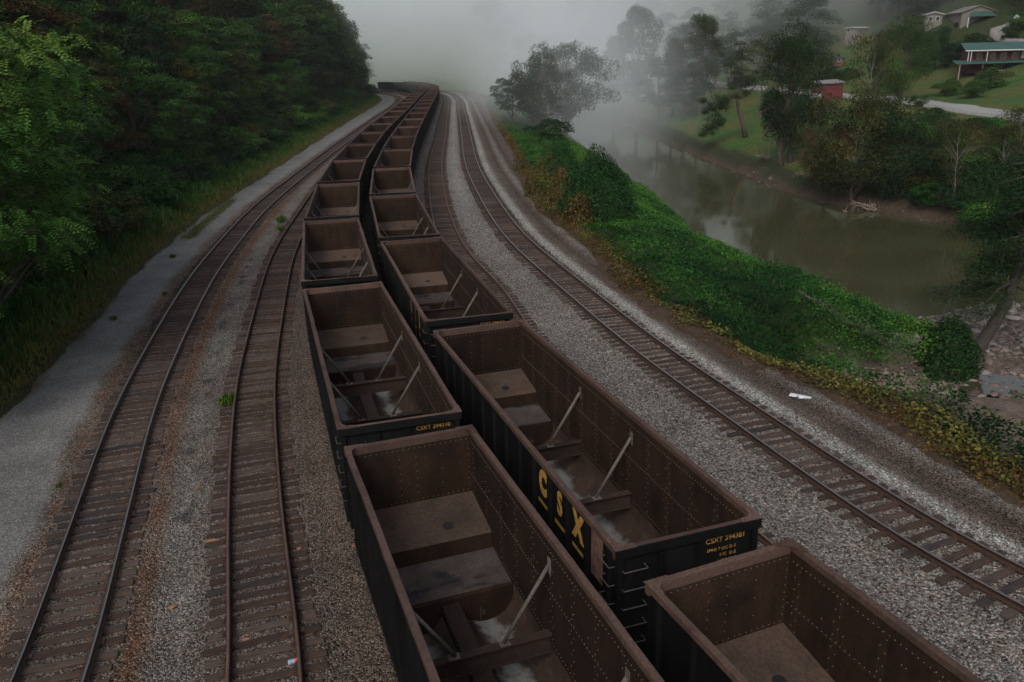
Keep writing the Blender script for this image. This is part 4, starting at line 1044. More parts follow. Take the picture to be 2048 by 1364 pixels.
T_SYC = [tree_meshes(640 + i, H=24, cb=.16, rad=4.6, ncl=60, cr=1.7, nleaf=17000, leaf=.36, shape=('column', 'cone')[i], mat='grey', low=-.8, flat=.85, trunk_r=.3, bark=PALEBARK) for i in range(2)]
def rtree(px, py, top, src, baseH, label, dist=None, mat=None, w=1.0, rz=0, group=None, name='broadleaf_tree', lean=(0, 0), parts=('trunk', 'crown')):
    x, y, z = by_px(px, py, dist); H_ = proj_h(py - top, y) * 1.04; sc = H_ / baseH
    if dist is not None:                       # base is hidden behind something: stand it on the ground, keep the top where it shows
        d = ray(px, top); H_ = CH + d[2] * y - z; sc = H_ / baseH
    return place_tree(name, src, x, y, z - .15, (sc * w, sc * w, sc), rz, label, 'bush' if 'stem' in parts else 'tree', group, mat, parts, lean)
rtree(1572, 328, 75, T_DARK[0], 20, 'big dark double trunked tree on the far river bank', None, 'dark', .82)
rtree(1705, 405, 190, T_SHRUB[0], 11, 'broad brown and green tree overhanging the far river edge', None, 'olive', .92)
rtree(1650, 375, 250, T_SHRUB[1], 11, 'low reddish shrub tree left of the broad brown one on the far bank', None, 'autumn', .85, 1.0)
rtree(1790, 400, 215, T_SHRUB[1], 11, 'bushy dark green tree right of the broad brown one on the far bank', None, 'dark', .8, 2.0)
rtree(1722, 300, 45, T_SPARSE[0], 12, 'tall thin nearly bare tree rising behind the broad brown one', 112, 'olive', .62)
rtree(1795, 250, 28, T_FULL[0], 15, 'full green tree beside the road across the river', 150, 'green', .8)
rtree(1752, 235, 75, T_FULL[1], 15, 'green tree left of the fuller one by the road across the river', 165, 'dark', .7)
rtree(1862, 165, 62, T_FULL[0], 15, 'dark green tree on the hillside below the white house', 190, 'dark', 1.2, 1)
rtree(1900, 140, 82, T_FULL[1], 15, 'dark tree on the hillside just left of the red house', 185, 'dark', 1.3, 2)
rtree(1832, 150, 55, T_FULL[1], 15, 'tree on the hillside right of the full green one', 190, 'green', 1.1, 2)
rtree(1880, 120, 50, T_FULL[0], 15, 'dark tree standing before the pale cabin', 195, 'dark', .9, 3)
rtree(1765, 110, 58, T_FULL[0], 15, 'dark tree right of the misty white trailer', 205, 'dark', 1.0, 4)
rtree(1912, 60, 42, T_FULL[1], 15, 'tree between the pale cabin and the cream house', 200, 'dark', 1.1, 5)
rtree(1935, 100, 62, BUSH[0], 2.6, 'large bush above the left end of the red house', 178, 'dark', .9, 0, None, 'bush', (0, 0), ('stem', 'foliage'))
rtree(1400, 195, 6, T_SYC[0], 24, 'tall pale sycamore in mist at the head of the far lawn', 195, 'grey', .85)
rtree(1345, 215, 60, T_SYC[1], 24, 'misty tree just left of the tall sycamore', 205, 'grey', .9, 2)
rtree(1275, 235, -12, T_SYC[0], 24, 'tallest pale tree standing in river fog', 222, 'grey', .98, 1.3)
rtree(1225, 240, 55, T_SYC[1], 24, 'fog faded tree left of the tallest one by the river', 235, 'grey', .9, .3)
rtree(1318, 222, 110, NEAR[4], 15, 'dark rounded tree in mist at the edge of the far bank', 205, 'dark', 1.1)
rtree(1370, 215, 130, NEAR[1], 15, 'dark tree in mist below the tall sycamore', 195, 'dark', 1.2, 3)
rtree(1130, 276, 96, T_WIDE[0], 16, 'wide spreading grey tree leaning over the river mist', None, 'grey', .98, .5)
rtree(1072, 262, 120, T_WIDE[1], 16, 'spreading tree with pale limbs left of the widest one by the river', None, 'grey', .8, 2.5, None, 'broadleaf_tree', (.0, -.12))
rtree(1025, 240, 140, NEAR[2], 15, 'dark tree in haze where kudzu bank meets the fog', 165, 'dark', 1.1, 1)
rtree(1000, 215, 150, FAR[1], 18, 'dim tree farthest along the near bank', 215, 'dark', 1.0, 1)
rtree(1105, 282, 240, BUSH[1], 2.6, 'round dark bush under the wide spreading grey tree', None, 'dark', 1.35, 0, None, 'bush', (0, 0), ('stem', 'foliage'))
rtree(1520, 240, 60, T_SPARSE[1], 12, 'thin twiggy tree rising behind the dark double trunked one', 165, 'olive', .8)
rtree(1590, 200, 70, FAR[2], 18, 'hazy tree behind the red shed', 195, 'dark', .95)
rtree(1480, 190, 80, FAR[0], 18, 'hazy tree behind the dark red truck shed', 200, 'grey', .95)
for i, (px, py, top, d, s_, w_) in enumerate(((1905, 425, 235, None, 0, .8), (1990, 415, 250, None, 1, .9), (2030, 400, 215, None, 2, .9), (1945, 330, 235, 95, 1, .9), (2050, 450, 300, None, 0, 1.2))):
    rtree(px, py, top, T_SPARSE[s_], 12, ('slender speckled tree above the muddy bar, leaning trunk', 'slender forked tree in the thicket right of the muddy bar', 'thin tree at the right edge above the thicket', 'thin tree behind the forked one in the thicket', 'lowest thin tree at the right edge of the thicket')[i], d, 'olive', w_, i * 1.3, None, 'broadleaf_tree', (0, -.1 if i == 0 else .05))
rtree(1655, 140, 75, FAR[3], 18, 'misty tree left of the orange house', 235, 'dark', 1.0)
# thicket bushes
g = np.random.default_rng(31); BG = 'bushes of the thicket on the far bank'
for i, (px, py) in enumerate(((1830, 300), (1868, 258), (1800, 275), (1900, 300), (1935, 285), (1980, 270), (2020, 290), (1850, 345), (1890, 360), (1940, 370), (1985, 350), (2035, 345), (1830, 385), (1870, 410), (1925, 420), (2000, 440), (2040, 400), (1775, 360), (1960, 445), (2050, 480), (1990, 480), (2080, 440))):
    x, y, z = hit(px, py); k = ('kudzu', 'green', 'olive', 'kudzu', 'dark')[i % 5]; sc = g.uniform(.9, 1.5)
    place_tree('bush', BUSH[i % 4], x, y, z - .2, (sc * 1.3, sc * 1.3, sc), i, 'leafy bush in the thicket on the far bank', 'bush', BG, k, ('stem', 'foliage'))
for px, py, sc, k, lab in ((1838, 214, .75, 'green', 'upright bush at the near edge of the pale road'), (1862, 246, .9, 'dark', 'round dark bush just below the pale road'), (1942, 150, .9, 'dark', 'clipped round bush before the porch of the red house'), (1972, 158, 1.0, 'dark', 'dark bush below the corner post of the red house'), (1982, 178, 1.4, 'green', 'large loose bush on the lawn below the red house'), (1945, 196, 1.1, 'green', 'low bush on the lawn slope above the road'), (1890, 192, 1.2, 'green', 'wide low bush on the lawn above the pale road'), (1870, 142, 1.3, 'dark', 'low dark hedge bush at the left edge of the lawn'), (2015, 85, 1.0, 'dark', 'small bush beside the curving driveway'), (2040, 60, 1.5, 'green', 'bush inside the bend of the driveway')):
    x, y, z = hit(px, py); place_tree('bush', BUSH[int(sc * 10) % 4], x, y, z - .1, (sc * 1.1, sc * 1.1, sc), sc * 5, lab, 'bush', None, k, ('stem', 'foliage'))
# vine covered mounds and turning bushes beside the tracks
def mound(px, py, wpx, hpx, mat, lab, n=12000, leaf=.15, cat='bush', dist=None):
    x, y, z = by_px(px, py, dist); w_ = proj_h(wpx, y); h_ = proj_h(hpx, y); gg = np.random.default_rng(int(px))
    dd = unit(gg.normal(size=(n, 3)) + np.array([0, 0, .3])); dd = dd[dd[:, 2] > -.15]; n = len(dd)
    lump = 1 + .13 * np.sin(dd[:, 0] * 4 + px) * np.cos(dd[:, 1] * 5) + .08 * np.sin(dd[:, 2] * 9 + dd[:, 0] * 7)
    xy = np.hypot(dd[:, 0], dd[:, 1]); rr_ = (xy ** 2.9 + np.abs(dd[:, 2]) ** 2.9) ** (-1 / 2.9); P = dd * (rr_ * gg.uniform(.8, 1.05, n) * lump)[:, None] * np.array([w_ * .5, w_ * .5, h_ * .97])
    V, F = leaf_quads(P, dd * .7 + np.array([0, 0, .35]) + gg.normal(size=(n, 3)) * .4, leaf * gg.uniform(.7, 1.3, n), gg, .8)
    c = np.clip((.02 if mat == 'kudzu' else .3) + .3 * (lump - .8) + gg.normal(size=n) * (.13 if mat == 'kudzu' else .25), 0, 1); t = empty('bush', (x, y, z - .1)); tag(t, lab, cat)
    link('foliage', np_mesh('foliage', V, F, LM[mat], False, np.repeat(np.stack([c, np.clip(.5 + gg.normal(size=n) * .18, 0, 1), c], 1), 4, 0)), t)
    mb = MB()
    for k in range(7):
        a = k * .9; mb.tube(bent((0, 0, -.3), (math.cos(a) * w_ * .32, math.sin(a) * w_ * .32, h_ * .6), 5, .1, gg), [.06, .05, .04, .03, .01], 5, False)
    mb.obj('stem', BARK, t)
mound(1195, 437, 142, 128, 'vine', 'tall dome of dark green vines beside the dirt track', 24000)
mound(1122, 372, 76, 90, 'vine', 'smaller dark green vine dome behind the brown bushes', 7000)
mound(1098, 370, 52, 62, 'yellow', 'rusty brown bush left of the smaller vine dome', 3600)
mound(1072, 388, 48, 52, 'yellow', 'leftmost brown bush, low against the gravel', 2600)
mound(1122, 410, 62, 72, 'yellow', 'yellow brown bush between the vine domes', 4200)
mound(1162, 445, 66, 62, 'yellow', 'pale yellow green bush at the foot of the tall vine dome', 4200)
mound(1042, 338, 30, 34, 'yellow', 'small yellowing bush farther up the track edge', 1600)
mound(1892, 735, 118, 115, 'vine', 'vine covered mound beside the leaning trunk', 13000, .14, 'bush', 43.5)
# leaning tree over the stony creek mouth
g3 = np.random.default_rng(77); bx, by = at(1938, 705, -4.3); bz = gz(bx, by)
t = empty('leaning_tree', (bx, by, bz)); tag(t, 'leaning tree with thick bare trunk above the stony creek', 'tree')
mb = MB(); TP = [(0, 0, -.4), (.55, .1, 1.0), (1.25, .2, 2.3), (1.95, .3, 4.0), (2.35, .4, 6.2), (2.4, .5, 9.0), (2.2, .5, 12)]
mb.tube(TP, [.5, .38, .34, .3, .25, .18, .07], 12)
cl = []
for i in range(38):
    z0 = g3.uniform(4.2, 11.8); b = np.array([np.interp(z0, [0, 2.4, 4.2, 6.4, 9, 12], [.2, 1.25, 1.95, 2.35, 2.4, 2.2]), .3, z0]); a = g3.uniform(0, 6.28); r = g3.uniform(1.6, 3.9)
    e = b + np.array([math.cos(a) * r, math.sin(a) * r, g3.uniform(-1.6, .8)]); mb.tube(bent(b, e, 5, .12, g3), [.1, .08, .06, .04, .015], 5, False); cl.append(e); cl.append(b + (e - b) * .6)
mb.obj('trunk', plain('grey_trunk_bark', (.05, .04, .033), .95, .4, 6, 0, .7), t, True)
Vs, Fs, Cs, o = [], [], [], 0
for c in cl:
    n = 800; dd = g3.normal(size=(n, 3)); P = c + dd * np.array([.62, .62, .3]); V, F = leaf_quads(P, np.array([0, 0, 1.0]) + g3.normal(size=(n, 3)) * .5, .15 * g3.uniform(.7, 1.3, n), g3, .4)
    Vs.append(V); Fs.append(F + o); o += len(V); cc = g3.uniform(0, 1, n); Cs.append(np.repeat(np.stack([cc, np.clip(.5 + g3.normal(size=n) * .15, 0, 1), cc], 1), 4, 0))
link('crown', np_mesh('crown', np.concatenate(Vs), np.concatenate(Fs), LM['dark'], False, np.concatenate(Cs)), t)
# thin vine stem
x, y, z = by_px(1882, 640, 47); mb = MB(); top = proj_h(175, y) + 1.2
P = bent((0, 0, -.5), (.35, .1, top), 12, .05, g3); mb.tube(P, list(np.linspace(.05, .015, 12)), 6)
for q in P[3:9]:
    for _ in range(4): mb.tube(bent(q, np.array(q) + g3.normal(size=3) * .1 + np.array([0, 0, .12]), 3, .02, g3), [.02, .015, .005], 4, False)
t = empty('bare_sapling', (x, y, z)); tag(t, 'thin bare sapling standing before the river', 'sapling'); mb.obj('stem', BARK, t)
# leaning tree on the far lawn with hanging foliage
x, y, z = hit(1492, 276); t = empty('leaning_tree', (x, y, z)); tag(t, 'leaning bare trunked tree with one hanging leafy limb on the far lawn', 'tree'); q = y / FPX
mb = MB(); mb.tube([(0, 0, -.4), (-8 * q, 0, 26 * q), (-18 * q, .2, 55 * q), (-22 * q, .2, 76 * q)], [.5, .42, .36, .3], 10)
mb.tube([(-22 * q, .2, 75 * q), (0, .2, 82 * q), (15 * q, .2, 100 * q)], [.24, .18, .08], 7); mb.tube([(-22 * q, .2, 75 * q), (-40 * q, 0, 82 * q), (-60 * q, -.3, 68 * q), (-72 * q, -.3, 40 * q)], [.22, .16, .1, .04], 7)
mb.obj('trunk', plain('reddish_bark', (.075, .045, .036), .95, .35, 4, 0, .5), t, True)
Vs, Fs, Cs, o = [], [], [], 0
for c, n, r in [((g3.normal() * 12 * q + a_ * q, g3.normal() * .7, b_ * q + g3.normal() * 8 * q), int(g3.uniform(120, 380)), g3.uniform(.45, 1.0)) for a_, b_ in ((-62, 52), (-70, 36), (-52, 66), (-78, 20), (-30, 88), (-10, 96), (-60, 60), (-72, 28), (-45, 76), (8, 104), (-66, 44), (-80, 12)) for _ in range(3)]:
    dd = g3.normal(size=(n, 3)); P = np.array(c) + dd * r * np.array([.8, .7, .55]); V, F = leaf_quads(P, dd + np.array([0, 0, .9]), .24, g3); Vs.append(V); Fs.append(F + o); o += len(V); cc = g3.uniform(0, 1, n); Cs.append(np.repeat(np.stack([cc, cc * .4 + .3, cc], 1), 4, 0))
link('crown', np_mesh('crown', np.concatenate(Vs), np.concatenate(Fs), LM['dark'], False, np.concatenate(Cs)), t)
# woods on the hills behind the houses and beyond the bend
g = np.random.default_rng(41); n = 0
for px0, px1, npx, dd_, tag_ in ((1750, 2130, 15, 224, 'e'), (1380, 2120, 17, 228, 'a'), (1360, 2160, 17, 255, 'b'), (1330, 2180, 16, 290, 'c'), (1300, 2200, 15, 330, 'd')):
    for px in np.linspace(px0, px1, npx):
        d = dd_ + g.uniform(-12, 12); px_ = px + g.uniform(-12, 12); r = ray(px_, 100); x, y = r[0] * d, d
        if (1840 < px_ < 2110 and d < 213) or (1650 < px_ < 1745 and d < 246): continue
        sc = g.uniform(.85, 1.2); k = g.choice(['dark', 'green', 'grey'], p=[.55, .25, .2])
        place_tree('broadleaf_tree', FAR[g.integers(4)], x, y, gz(x, y) - .3, (sc * 1.2, sc * 1.2, sc), g.uniform(0, 6.28), 'fog dimmed tree of the hillside woods above the houses', 'tree', 'trees of the hillside woods above the houses', k)
for px_, py_, sc, k in ((1835, 70, .8, 'dark'), (1800, 30, 1.0, 'dark'), (1765, 40, 1.0, 'dark'), (1905, 8, 1.0, 'dark'), (2030, 12, 1.0, 'green'), (2056, 30, .9, 'dark'), (1850, 25, .9, 'dark'), (2075, 50, .6, 'green'), (1640, 110, .9, 'grey')):
    x, y, z = hit(px_, py_); place_tree('broadleaf_tree', FAR[int(px_) % 4], x, y, z - .3, (sc, sc, sc * .8), px_, 'dark tree on the hillside around the upper houses', 'tree', 'trees around the upper houses', k)
for px in np.linspace(985, 1290, 24):
    d = g.uniform(380, 450) if px < 1000 else g.uniform(300, 400); r = ray(px, 150); x, y = r[0] * d, d; sc = g.uniform(.8, 1.3)
    if nearest(np.array([[x, y]]), KU)[1][0] < 3: continue
    place_tree('broadleaf_tree', T_FULL[g.integers(2)], x, y, gz(x, y) - .3, sc * 1.15, g.uniform(0, 6.28), 'tree almost lost in fog beyond the bend of the tracks', 'tree', 'trees lost in fog beyond the bend', 'grey')

# ------------------------------------------------------------------ road, drive, houses across the river
ROADM = plain('pale_asphalt', (.24, .235, .225), .95, .15, 1.5, 0, .2)
def ribbon_road(name, label, pts, wid, mat, lift=.06):
    Q = smooth(np.array(pts), 1.5); T = tang(Q); Nn = np.stack([T[:, 1], -T[:, 0]], 1); k = 7; V = []
    for a in (-.53, -.5, -.25, 0, .25, .5, .53): 
        p = Q + Nn * wid * a; V.append(np.stack([p[:, 0], p[:, 1], terrain(p[:, 0], p[:, 1]) * 0 + terrain(Q[:, 0], Q[:, 1]) + (lift + .05 * (1 - abs(a)) if abs(a) < .51 else -.9)], 1))
    V = np.stack(V, 1); n = len(Q); i = (np.arange(n - 1)[:, None] * k + np.arange(k - 1)[None]).ravel(); F = np.stack([i, i + 1, i + k + 1, i + k], 1)
    tag(link(name, np_mesh(name, V.reshape(-1, 3), F, mat, True)), label, 'road', kind='structure')
hp = lambda *P: [hit(a, b)[:2] for a, b in P]
ribbon_road('road', 'pale paved road along the far side of the river', hp((2180, 262), (2040, 232), (1950, 222), (1870, 210), (1800, 201)) + hp((1740, 195), (1650, 186), (1560, 178), (1445, 168), (1390, 160)), 6.2, ROADM, .2)
ribbon_road('driveway', 'curving gravel driveway climbing behind the red house', hp((2090, 92), (2040, 80), (2008, 72), (1998, 62), (2012, 52), (2040, 46)), 3.6, plain('drive_gravel', (.2, .18, .165), .95, .2, 2), .1)

REDP = plain('red_wall_paint', (.1, .017, .018), .8, .3, 2); GREENR = plain('green_metal_roof', (.035, .085, .075), .5, .2, 1.2, .1); WHITEP = plain('white_trim_paint', (.45, .45, .44), .7, .1, 3)
GLASS = plain('window_glass_dark', (.02, .022, .025), .15, .1, 2, 0, 0); STONEF = plain('dark_foundation', (.035, .034, .034), .9, .3, 3); CREAM = plain('cream_siding', (.15, .132, .113), .8, .1, 2); WOODP = plain('weathered_post', (.3, .2, .17), .8, .2, 4)
def face_cam(x, y, extra=0): return math.atan2(-x, y) * .0 + extra
def part(mb, name, mat, parent, bevel=0): return mb.obj(name, mat, parent, bevel=bevel)
# red two storey house with green metal roofs
d = 165; r = ray(1992, 155); x, y = r[0] * d, d; z = gz(x, y); z = CH + ray(1992, 157)[2] * d
t = empty('red_house', (x, y, z), R(-14)); tag(t, 'red two storey house with green metal roofs above the lawn', 'house')
W0, W1 = -5.6, 9.5
part(MB().box(W0 + 2.5, W1, 0, 7, -2.5, 1.0), 'foundation', STONEF, t)
part(MB().box(W0 + .6, W1, 1.6, 7, 1.0, 5.3), 'wall', REDP, t)
part(MB().hexa([(W0 - .6, -.5, 5.15), (W1 + .6, -.5, 5.15), (W1 + .6, 3.8, 6.5), (W0 - .6, 3.8, 6.5), (W0 - .6, -.5, 5.28), (W1 + .6, -.5, 5.28), (W1 + .6, 3.8, 6.65), (W0 - .6, 3.8, 6.65)]).hexa([(W0 - .6, 3.8, 6.5), (W1 + .6, 3.8, 6.5), (W1 + .6, 8, 5.15), (W0 - .6, 8, 5.15), (W0 - .6, 3.8, 6.652), (W1 + .6, 3.8, 6.652), (W1 + .6, 8, 5.28), (W0 - .6, 8, 5.28)]), 'roof', GREENR, t)
part(MB().hexa([(W0 - 2.2, -2.0, 2.75), (W1 - 2, -2.0, 2.95), (W1 - 2, 1.6, 3.35), (W0 - 2.2, 1.6, 3.35), (W0 - 2.2, -2.0, 2.85), (W1 - 2, -2.0, 3.05), (W1 - 2, 1.6, 3.45), (W0 - 2.2, 1.6, 3.45)]), 'porch_roof', GREENR, t)
part(MB().box(W0 - .6, W1 + .6, -.56, -.5, 5.1, 5.3), 'fascia', WHITEP, t)
part(MB().box(W0 + 2.2, W1, -1.9, 1.58, .8, 1.02), 'porch_deck', WOODP, t)
for px_ in (W0 - 1.6, W0 + 2.4, 4.2): part(MB().box(px_, px_ + .16, -1.8, -1.64, -.9 if px_ < -5 else 1.02, 2.8), 'porch_post', WOODP, t)
for px_ in (W0, W0 + .5, W0 + 3.3): part(MB().box(px_, px_ + .12, -.35, -.23, 3.2, 5.15), 'balcony_post', WHITEP, t)
part(MB().box(4.3, W1 - .05, 1.52, 1.597, 3.5, 5.1), 'white_panel', WHITEP, t)
for a, b, c, e in ((4.6, 5.2, 3.75, 4.9), (5.35, 6.5, 3.75, 4.9), (6.65, 7.2, 3.75, 4.9), (-3.6, -2.6, 3.6, 4.8), (-1.2, -.3, 3.55, 4.8), (.6, 1.7, 3.6, 4.8), (2.6, 3.6, 3.6, 4.8), (-2.5, -1.5, 1.2, 2.7), (1.0, 2.2, 1.5, 2.6), (5.0, 6.6, 1.5, 2.6)):
    w_ = part(MB().box(a, b, 1.46, 1.515, c, e), 'window', WHITEP if a > 4 and c > 3 else WOODP, t); part(MB().box(a + .08, b - .08, 1.44, 1.455, c + .08, e - .08), 'pane', GLASS, w_)
part(MB().box(W0 + 3, W1, -1.86, -1.8, 1.5, 1.58).box(W0 + 3, W1, -1.86, -1.8, 1.08, 1.14).box(2.0, 2.1, -1.86, -1.8, 1.02, 1.5).box(6, 6.1, -1.86, -1.8, 1.02, 1.5), 'railing', WOODP, t)
# cream gabled house above with green porch roof
def gable(name, label, px, py, d, w_, dep, h_, rh, wm, rm, rz, wins=(), porch=False):
    r = ray(px, py); x, y = r[0] * d, d; z = CH + r[2] * d
    t = empty(name, (x, y, z), rz); tag(t, label, 'house')
    bz_ = -2 if w_ > 3 else -.2
    part(MB().prism([(-w_/2, bz_), (w_/2, bz_), (w_/2, h_), (0, h_ + rh), (-w_/2, h_)], 'y', 0, dep), 'wall', wm, t)
    o = .45; th = .14
    part(MB().prism([(-w_/2 - o, h_ - rh * o / (w_/2)), (0, h_ + rh), (0, h_ + rh + th), (-w_/2 - o, h_ - rh * o / (w_/2) + th)], 'y', -o, dep + o).prism([(0, h_ + rh + .002), (w_/2 + o, h_ - rh * o / (w_/2)), (w_/2 + o, h_ - rh * o / (w_/2) + th), (0, h_ + rh + th + .002)], 'y', -o - .003, dep + o + .003), 'roof', rm, t)
    for a, b, c, e in wins:
        f_ = part(MB().box(a, b, -.06, -.005, c, e), 'window', WHITEP, t); part(MB().box(a + .08, b - .08, -.08, -.062, c + .08, e - .08), 'pane', GLASS, f_)
    if porch:
        part(MB().hexa([(-w_*.45, -2.6, h_ * .55), (w_*.42, -2.6, h_ * .55), (w_*.30, -.06, h_ * .98), (-w_*.2, -.06, h_ * .98), (-w_*.45, -2.6, h_ * .6), (w_*.42, -2.6, h_ * .6), (w_*.30, -.06, h_ * 1.03), (-w_*.2, -.06, h_ * 1.03)]), 'porch_roof', GREENR, t)
        for a in (-w_*.42, w_*.39): part(MB().box(a, a + .16, -2.5, -2.34, -1, h_ * .55), 'porch_post', WHITEP, t)
    return t
gable('hill_house', 'cream gabled house with green porch roof high on the right hillside', 1955, 46, 198, 7.2, 9, 2.4, 1.3, CREAM, plain('pale_roof', (.15, .14, .132), .8, .1, 2), R(-8), ((-.8, .3, 1.2, 2.2),), True)
gable('white_cabin', 'small pale house half hidden by trees left of the cream one', 1866, 51, 206, 3.8, 6, 2.4, .5, CREAM, WHITEP, R(-5), ((-1.2, -.3, 1, 2), (.4, 1.3, 1, 2)))
gable('white_trailer', 'white trailer home on the misty hillside', 1702, 73, 225, 3.4, 8, 2.0, .2, CREAM, plain('trailer_roof', (.4, .4, .4), .7, .1, 2), R(-55), ((-1.4, -.4, 1.1, 2.0),))
gable('orange_house', 'small orange brick house in mist above the hedge', 1677, 131, 214, 2.6, 5, 1.6, .4, plain('orange_brick', (.1, .04, .03), .9, .2, 3), plain('dark_shingle', (.05, .045, .045), .9, .2, 3), R(-10), ((-.5, .5, .9, 1.8),))
mound(1660, 147, 60, 20, 'dark', 'long clipped hedge before the small orange house', 5000, .3, 'hedge', 205)
mound(1700, 146, 50, 18, 'dark', 'clipped hedge right of the longer one, below the orange house', 4000, .3, 'hedge', 203)
# red shed and the dark red truck body
r = hit(1660, 201); q = r[1] / FPX; t = empty('red_shed', (r[0], r[1], r[2]), R(4)); tag(t, 'small dark red shed with pale metal roof beside the road', 'shed')
part(MB().box(-24 * q, 24 * q, 0, 3.6, -.5, 29 * q), 'wall', REDP, t)
part(MB().hexa([(-28 * q, -.4, 30 * q), (27 * q, -.4, 32 * q), (27 * q, 4, 36 * q), (-28 * q, 4, 34 * q), (-28 * q, -.4, 31.2 * q), (27 * q, -.4, 33.2 * q), (27 * q, 4, 37.2 * q), (-28 * q, 4, 35.2 * q)]), 'roof', plain('shed_roof_metal', (.17, .16, .16), .6, .25, 1.5), t)
part(MB().box(-14 * q, -2 * q, -.06, -.005, 0, 22 * q), 'door', plain('shed_door_red', (.11, .018, .018), .8, .3, 3), t)
r = hit(1478, 179); q = r[1] / FPX; t = empty('box_trailer', (r[0], r[1], r[2]), R(-6)); tag(t, 'dark box trailer parked where the misty road ends', 'trailer')
part(MB().box(-20 * q, 30 * q, 0, 2.6, .8, 22 * q), 'body', plain('dark_trailer_paint', (.035, .022, .025), .7, .3, 2), t); part(MB().box(-20 * q, 30 * q, .1, 2.5, .62, .795), 'chassis', STONEF, t)
for a in (-14 * q, -6 * q, 24 * q): part(MB().disc((a, .15, .42), .42, 'y', .28), 'wheel', plain('tyre_black', (.02, .02, .02), .9, .2, 4), t)
r = hit(1630, 205); q = r[1] / FPX; t = empty('utility_tank', (r[0], r[1], r[2])); tag(t, 'pale grey propane tank lying left of the red shed', 'tank')
part(MB().tube([(-10 * q, 0, 9 * q), (-9 * q, 0, 9 * q), (9 * q, 0, 9 * q), (10 * q, 0, 9 * q)], [3 * q, 8 * q, 8 * q, 3 * q], 14), 'body', plain('tank_grey', (.2, .205, .2), .5, .1, 3), t); part(MB().box(-6 * q, -5 * q, -.3, .3, -.2, 3 * q).box(5 * q, 6 * q, -.3, .3, -.2, 3 * q), 'feet', STONEF, t)
r = hit(2030, 57); t = empty('road_sign', (r[0], r[1], r[2])); tag(t, 'blank pale diamond sign beside the curving driveway', 'sign'); part(MB().prism([(-.75, 1.6), (0, .85), (.75, 1.6), (0, 2.35)], 'y', -.03, .03), 'plate', plain('sign_back', (.35, .45, .45), .5, .1, 3), t); part(MB().box(-.05, .05, .035, .1, -.3, 2.2), 'post', IRON, t)

# ------------------------------------------------------------------ driftwood, stones, litter, weeds in the yard
def drift(px, py, n, ln, seed, label):
    gg = np.random.default_rng(seed); x, y, z = by_px(px, py) if True else None; t = empty('driftwood', (x, y, z)); tag(t, label, 'driftwood'); mb = MB()
    for i in range(n):
        a = gg.uniform(-.5, 3.6); l = ln * gg.uniform(.35, 1); e = np.array([math.cos(a) * l, math.sin(a) * l * .5, gg.uniform(.1, .55) * l * (1 if i % 3 else .2)]); s0 = gg.normal(size=3) * .35 * ln / 3; s0[2] = abs(s0[2]) * .5
        P = bent(s0, s0 + e, 6, .1, gg); mb.tube(P, [.1, .09, .075, .06, .045, .015], 6)
        for q in P[2:5]:
            mb.tube(bent(q, np.array(q) + gg.normal(size=3) * .5, 3, .05, gg), [.035, .025, .008], 4, False)
    mb.obj('branches', DEADWOOD, t)
drift(1745, 424, 11, 2.8, 3, 'tangle of pale driftwood stranded at the muddy river edge')
drift(1715, 440, 5, 3.2, 4, 'forked grey branch lying half in the river')
drift(1530, 322, 12, 2.4, 6, 'dark heap of brush and drift on the far river edge')
drift(1605, 352, 5, 1.8, 7, 'few pale logs at the waterline below the double trunked tree')
drift(1258, 254, 5, 3.0, 8, 'pale log stranded across the misty river')
# stones of the creek bed and bars: countless
g = np.random.default_rng(51)
ico = np.array([(0, 0, 1), (.9, 0, .3), (.28, .85, .35), (-.72, .53, .3), (-.72, -.53, .35), (.28, -.85, .3), (.6, .5, -.4), (-.3, .8, -.4), (-.85, 0, -.4), (-.3, -.8, -.4), (.6, -.5, -.4)])
IF = np.array([(0,1,2),(0,2,3),(0,3,4),(0,4,5),(0,5,1),(1,6,2),(2,7,3),(3,8,4),(4,9,5),(5,10,1),(2,6,7),(3,7,8),(4,8,9),(5,9,10),(1,10,6)])
def stones_mesh(P, sz, g, mat, flat=.5, cols=None):
    n = len(P); V = ico[None] * (1 + g.normal(size=(n, 11, 1)) * .18); V = V * sz[:, None, None] * np.array([1, 1, flat]) * g.uniform(.6, 1.3, (n, 1, 3)); a = g.uniform(0, 6.28, n); ca, sa = np.cos(a)[:, None], np.sin(a)[:, None]
    V = np.stack([V[..., 0] * ca - V[..., 1] * sa, V[..., 0] * sa + V[..., 1] * ca, V[..., 2]], 2) + P[:, None]
    F = (np.arange(n)[:, None, None] * 11 + IF[None]).reshape(-1, 3)
    return np_mesh('stones', V.reshape(-1, 3), F, mat, False, np.repeat(cols, 11, 0) if cols is not None else None)
m, nt, bs = new_mat('loose_stone'); a = N(nt, 'ShaderNodeAttribute', attribute_name='lc'); f = noise(nt, coords(nt), 12, 4)
L(nt, mix(nt, 1.0, a.outputs['Color'], ramp(nt, f, [(.3, (.75, .75, .75)), (.7, (1.2, 1.2, 1.2))]).outputs[0], 'MULTIPLY'), bs.inputs['Base Color']); bs.inputs['Roughness'].default_value = .9; bs.inputs['Specular IOR Level'].default_value = .25
LOOSE = m
n = 26000; x = g.uniform(14, 46, n); y = g.uniform(33, 59, n); z = terrain(x, y)
ok = ((z < -4.35) & (z > -5.6)) | ((y < 37.5) & (z < -.9) & (x < 25)); x, y, z = x[ok], y[ok], z[ok]; sz = np.clip(.05 + g.exponential(.07, len(x)), .04, .55)
pal = np.array([(.2, .165, .14), (.13, .095, .08), (.26, .23, .2), (.16, .12, .1), (.09, .07, .06)]); cl_ = pal[g.integers(0, 5, len(x))] * g.uniform(.7, 1.25, (len(x), 1))
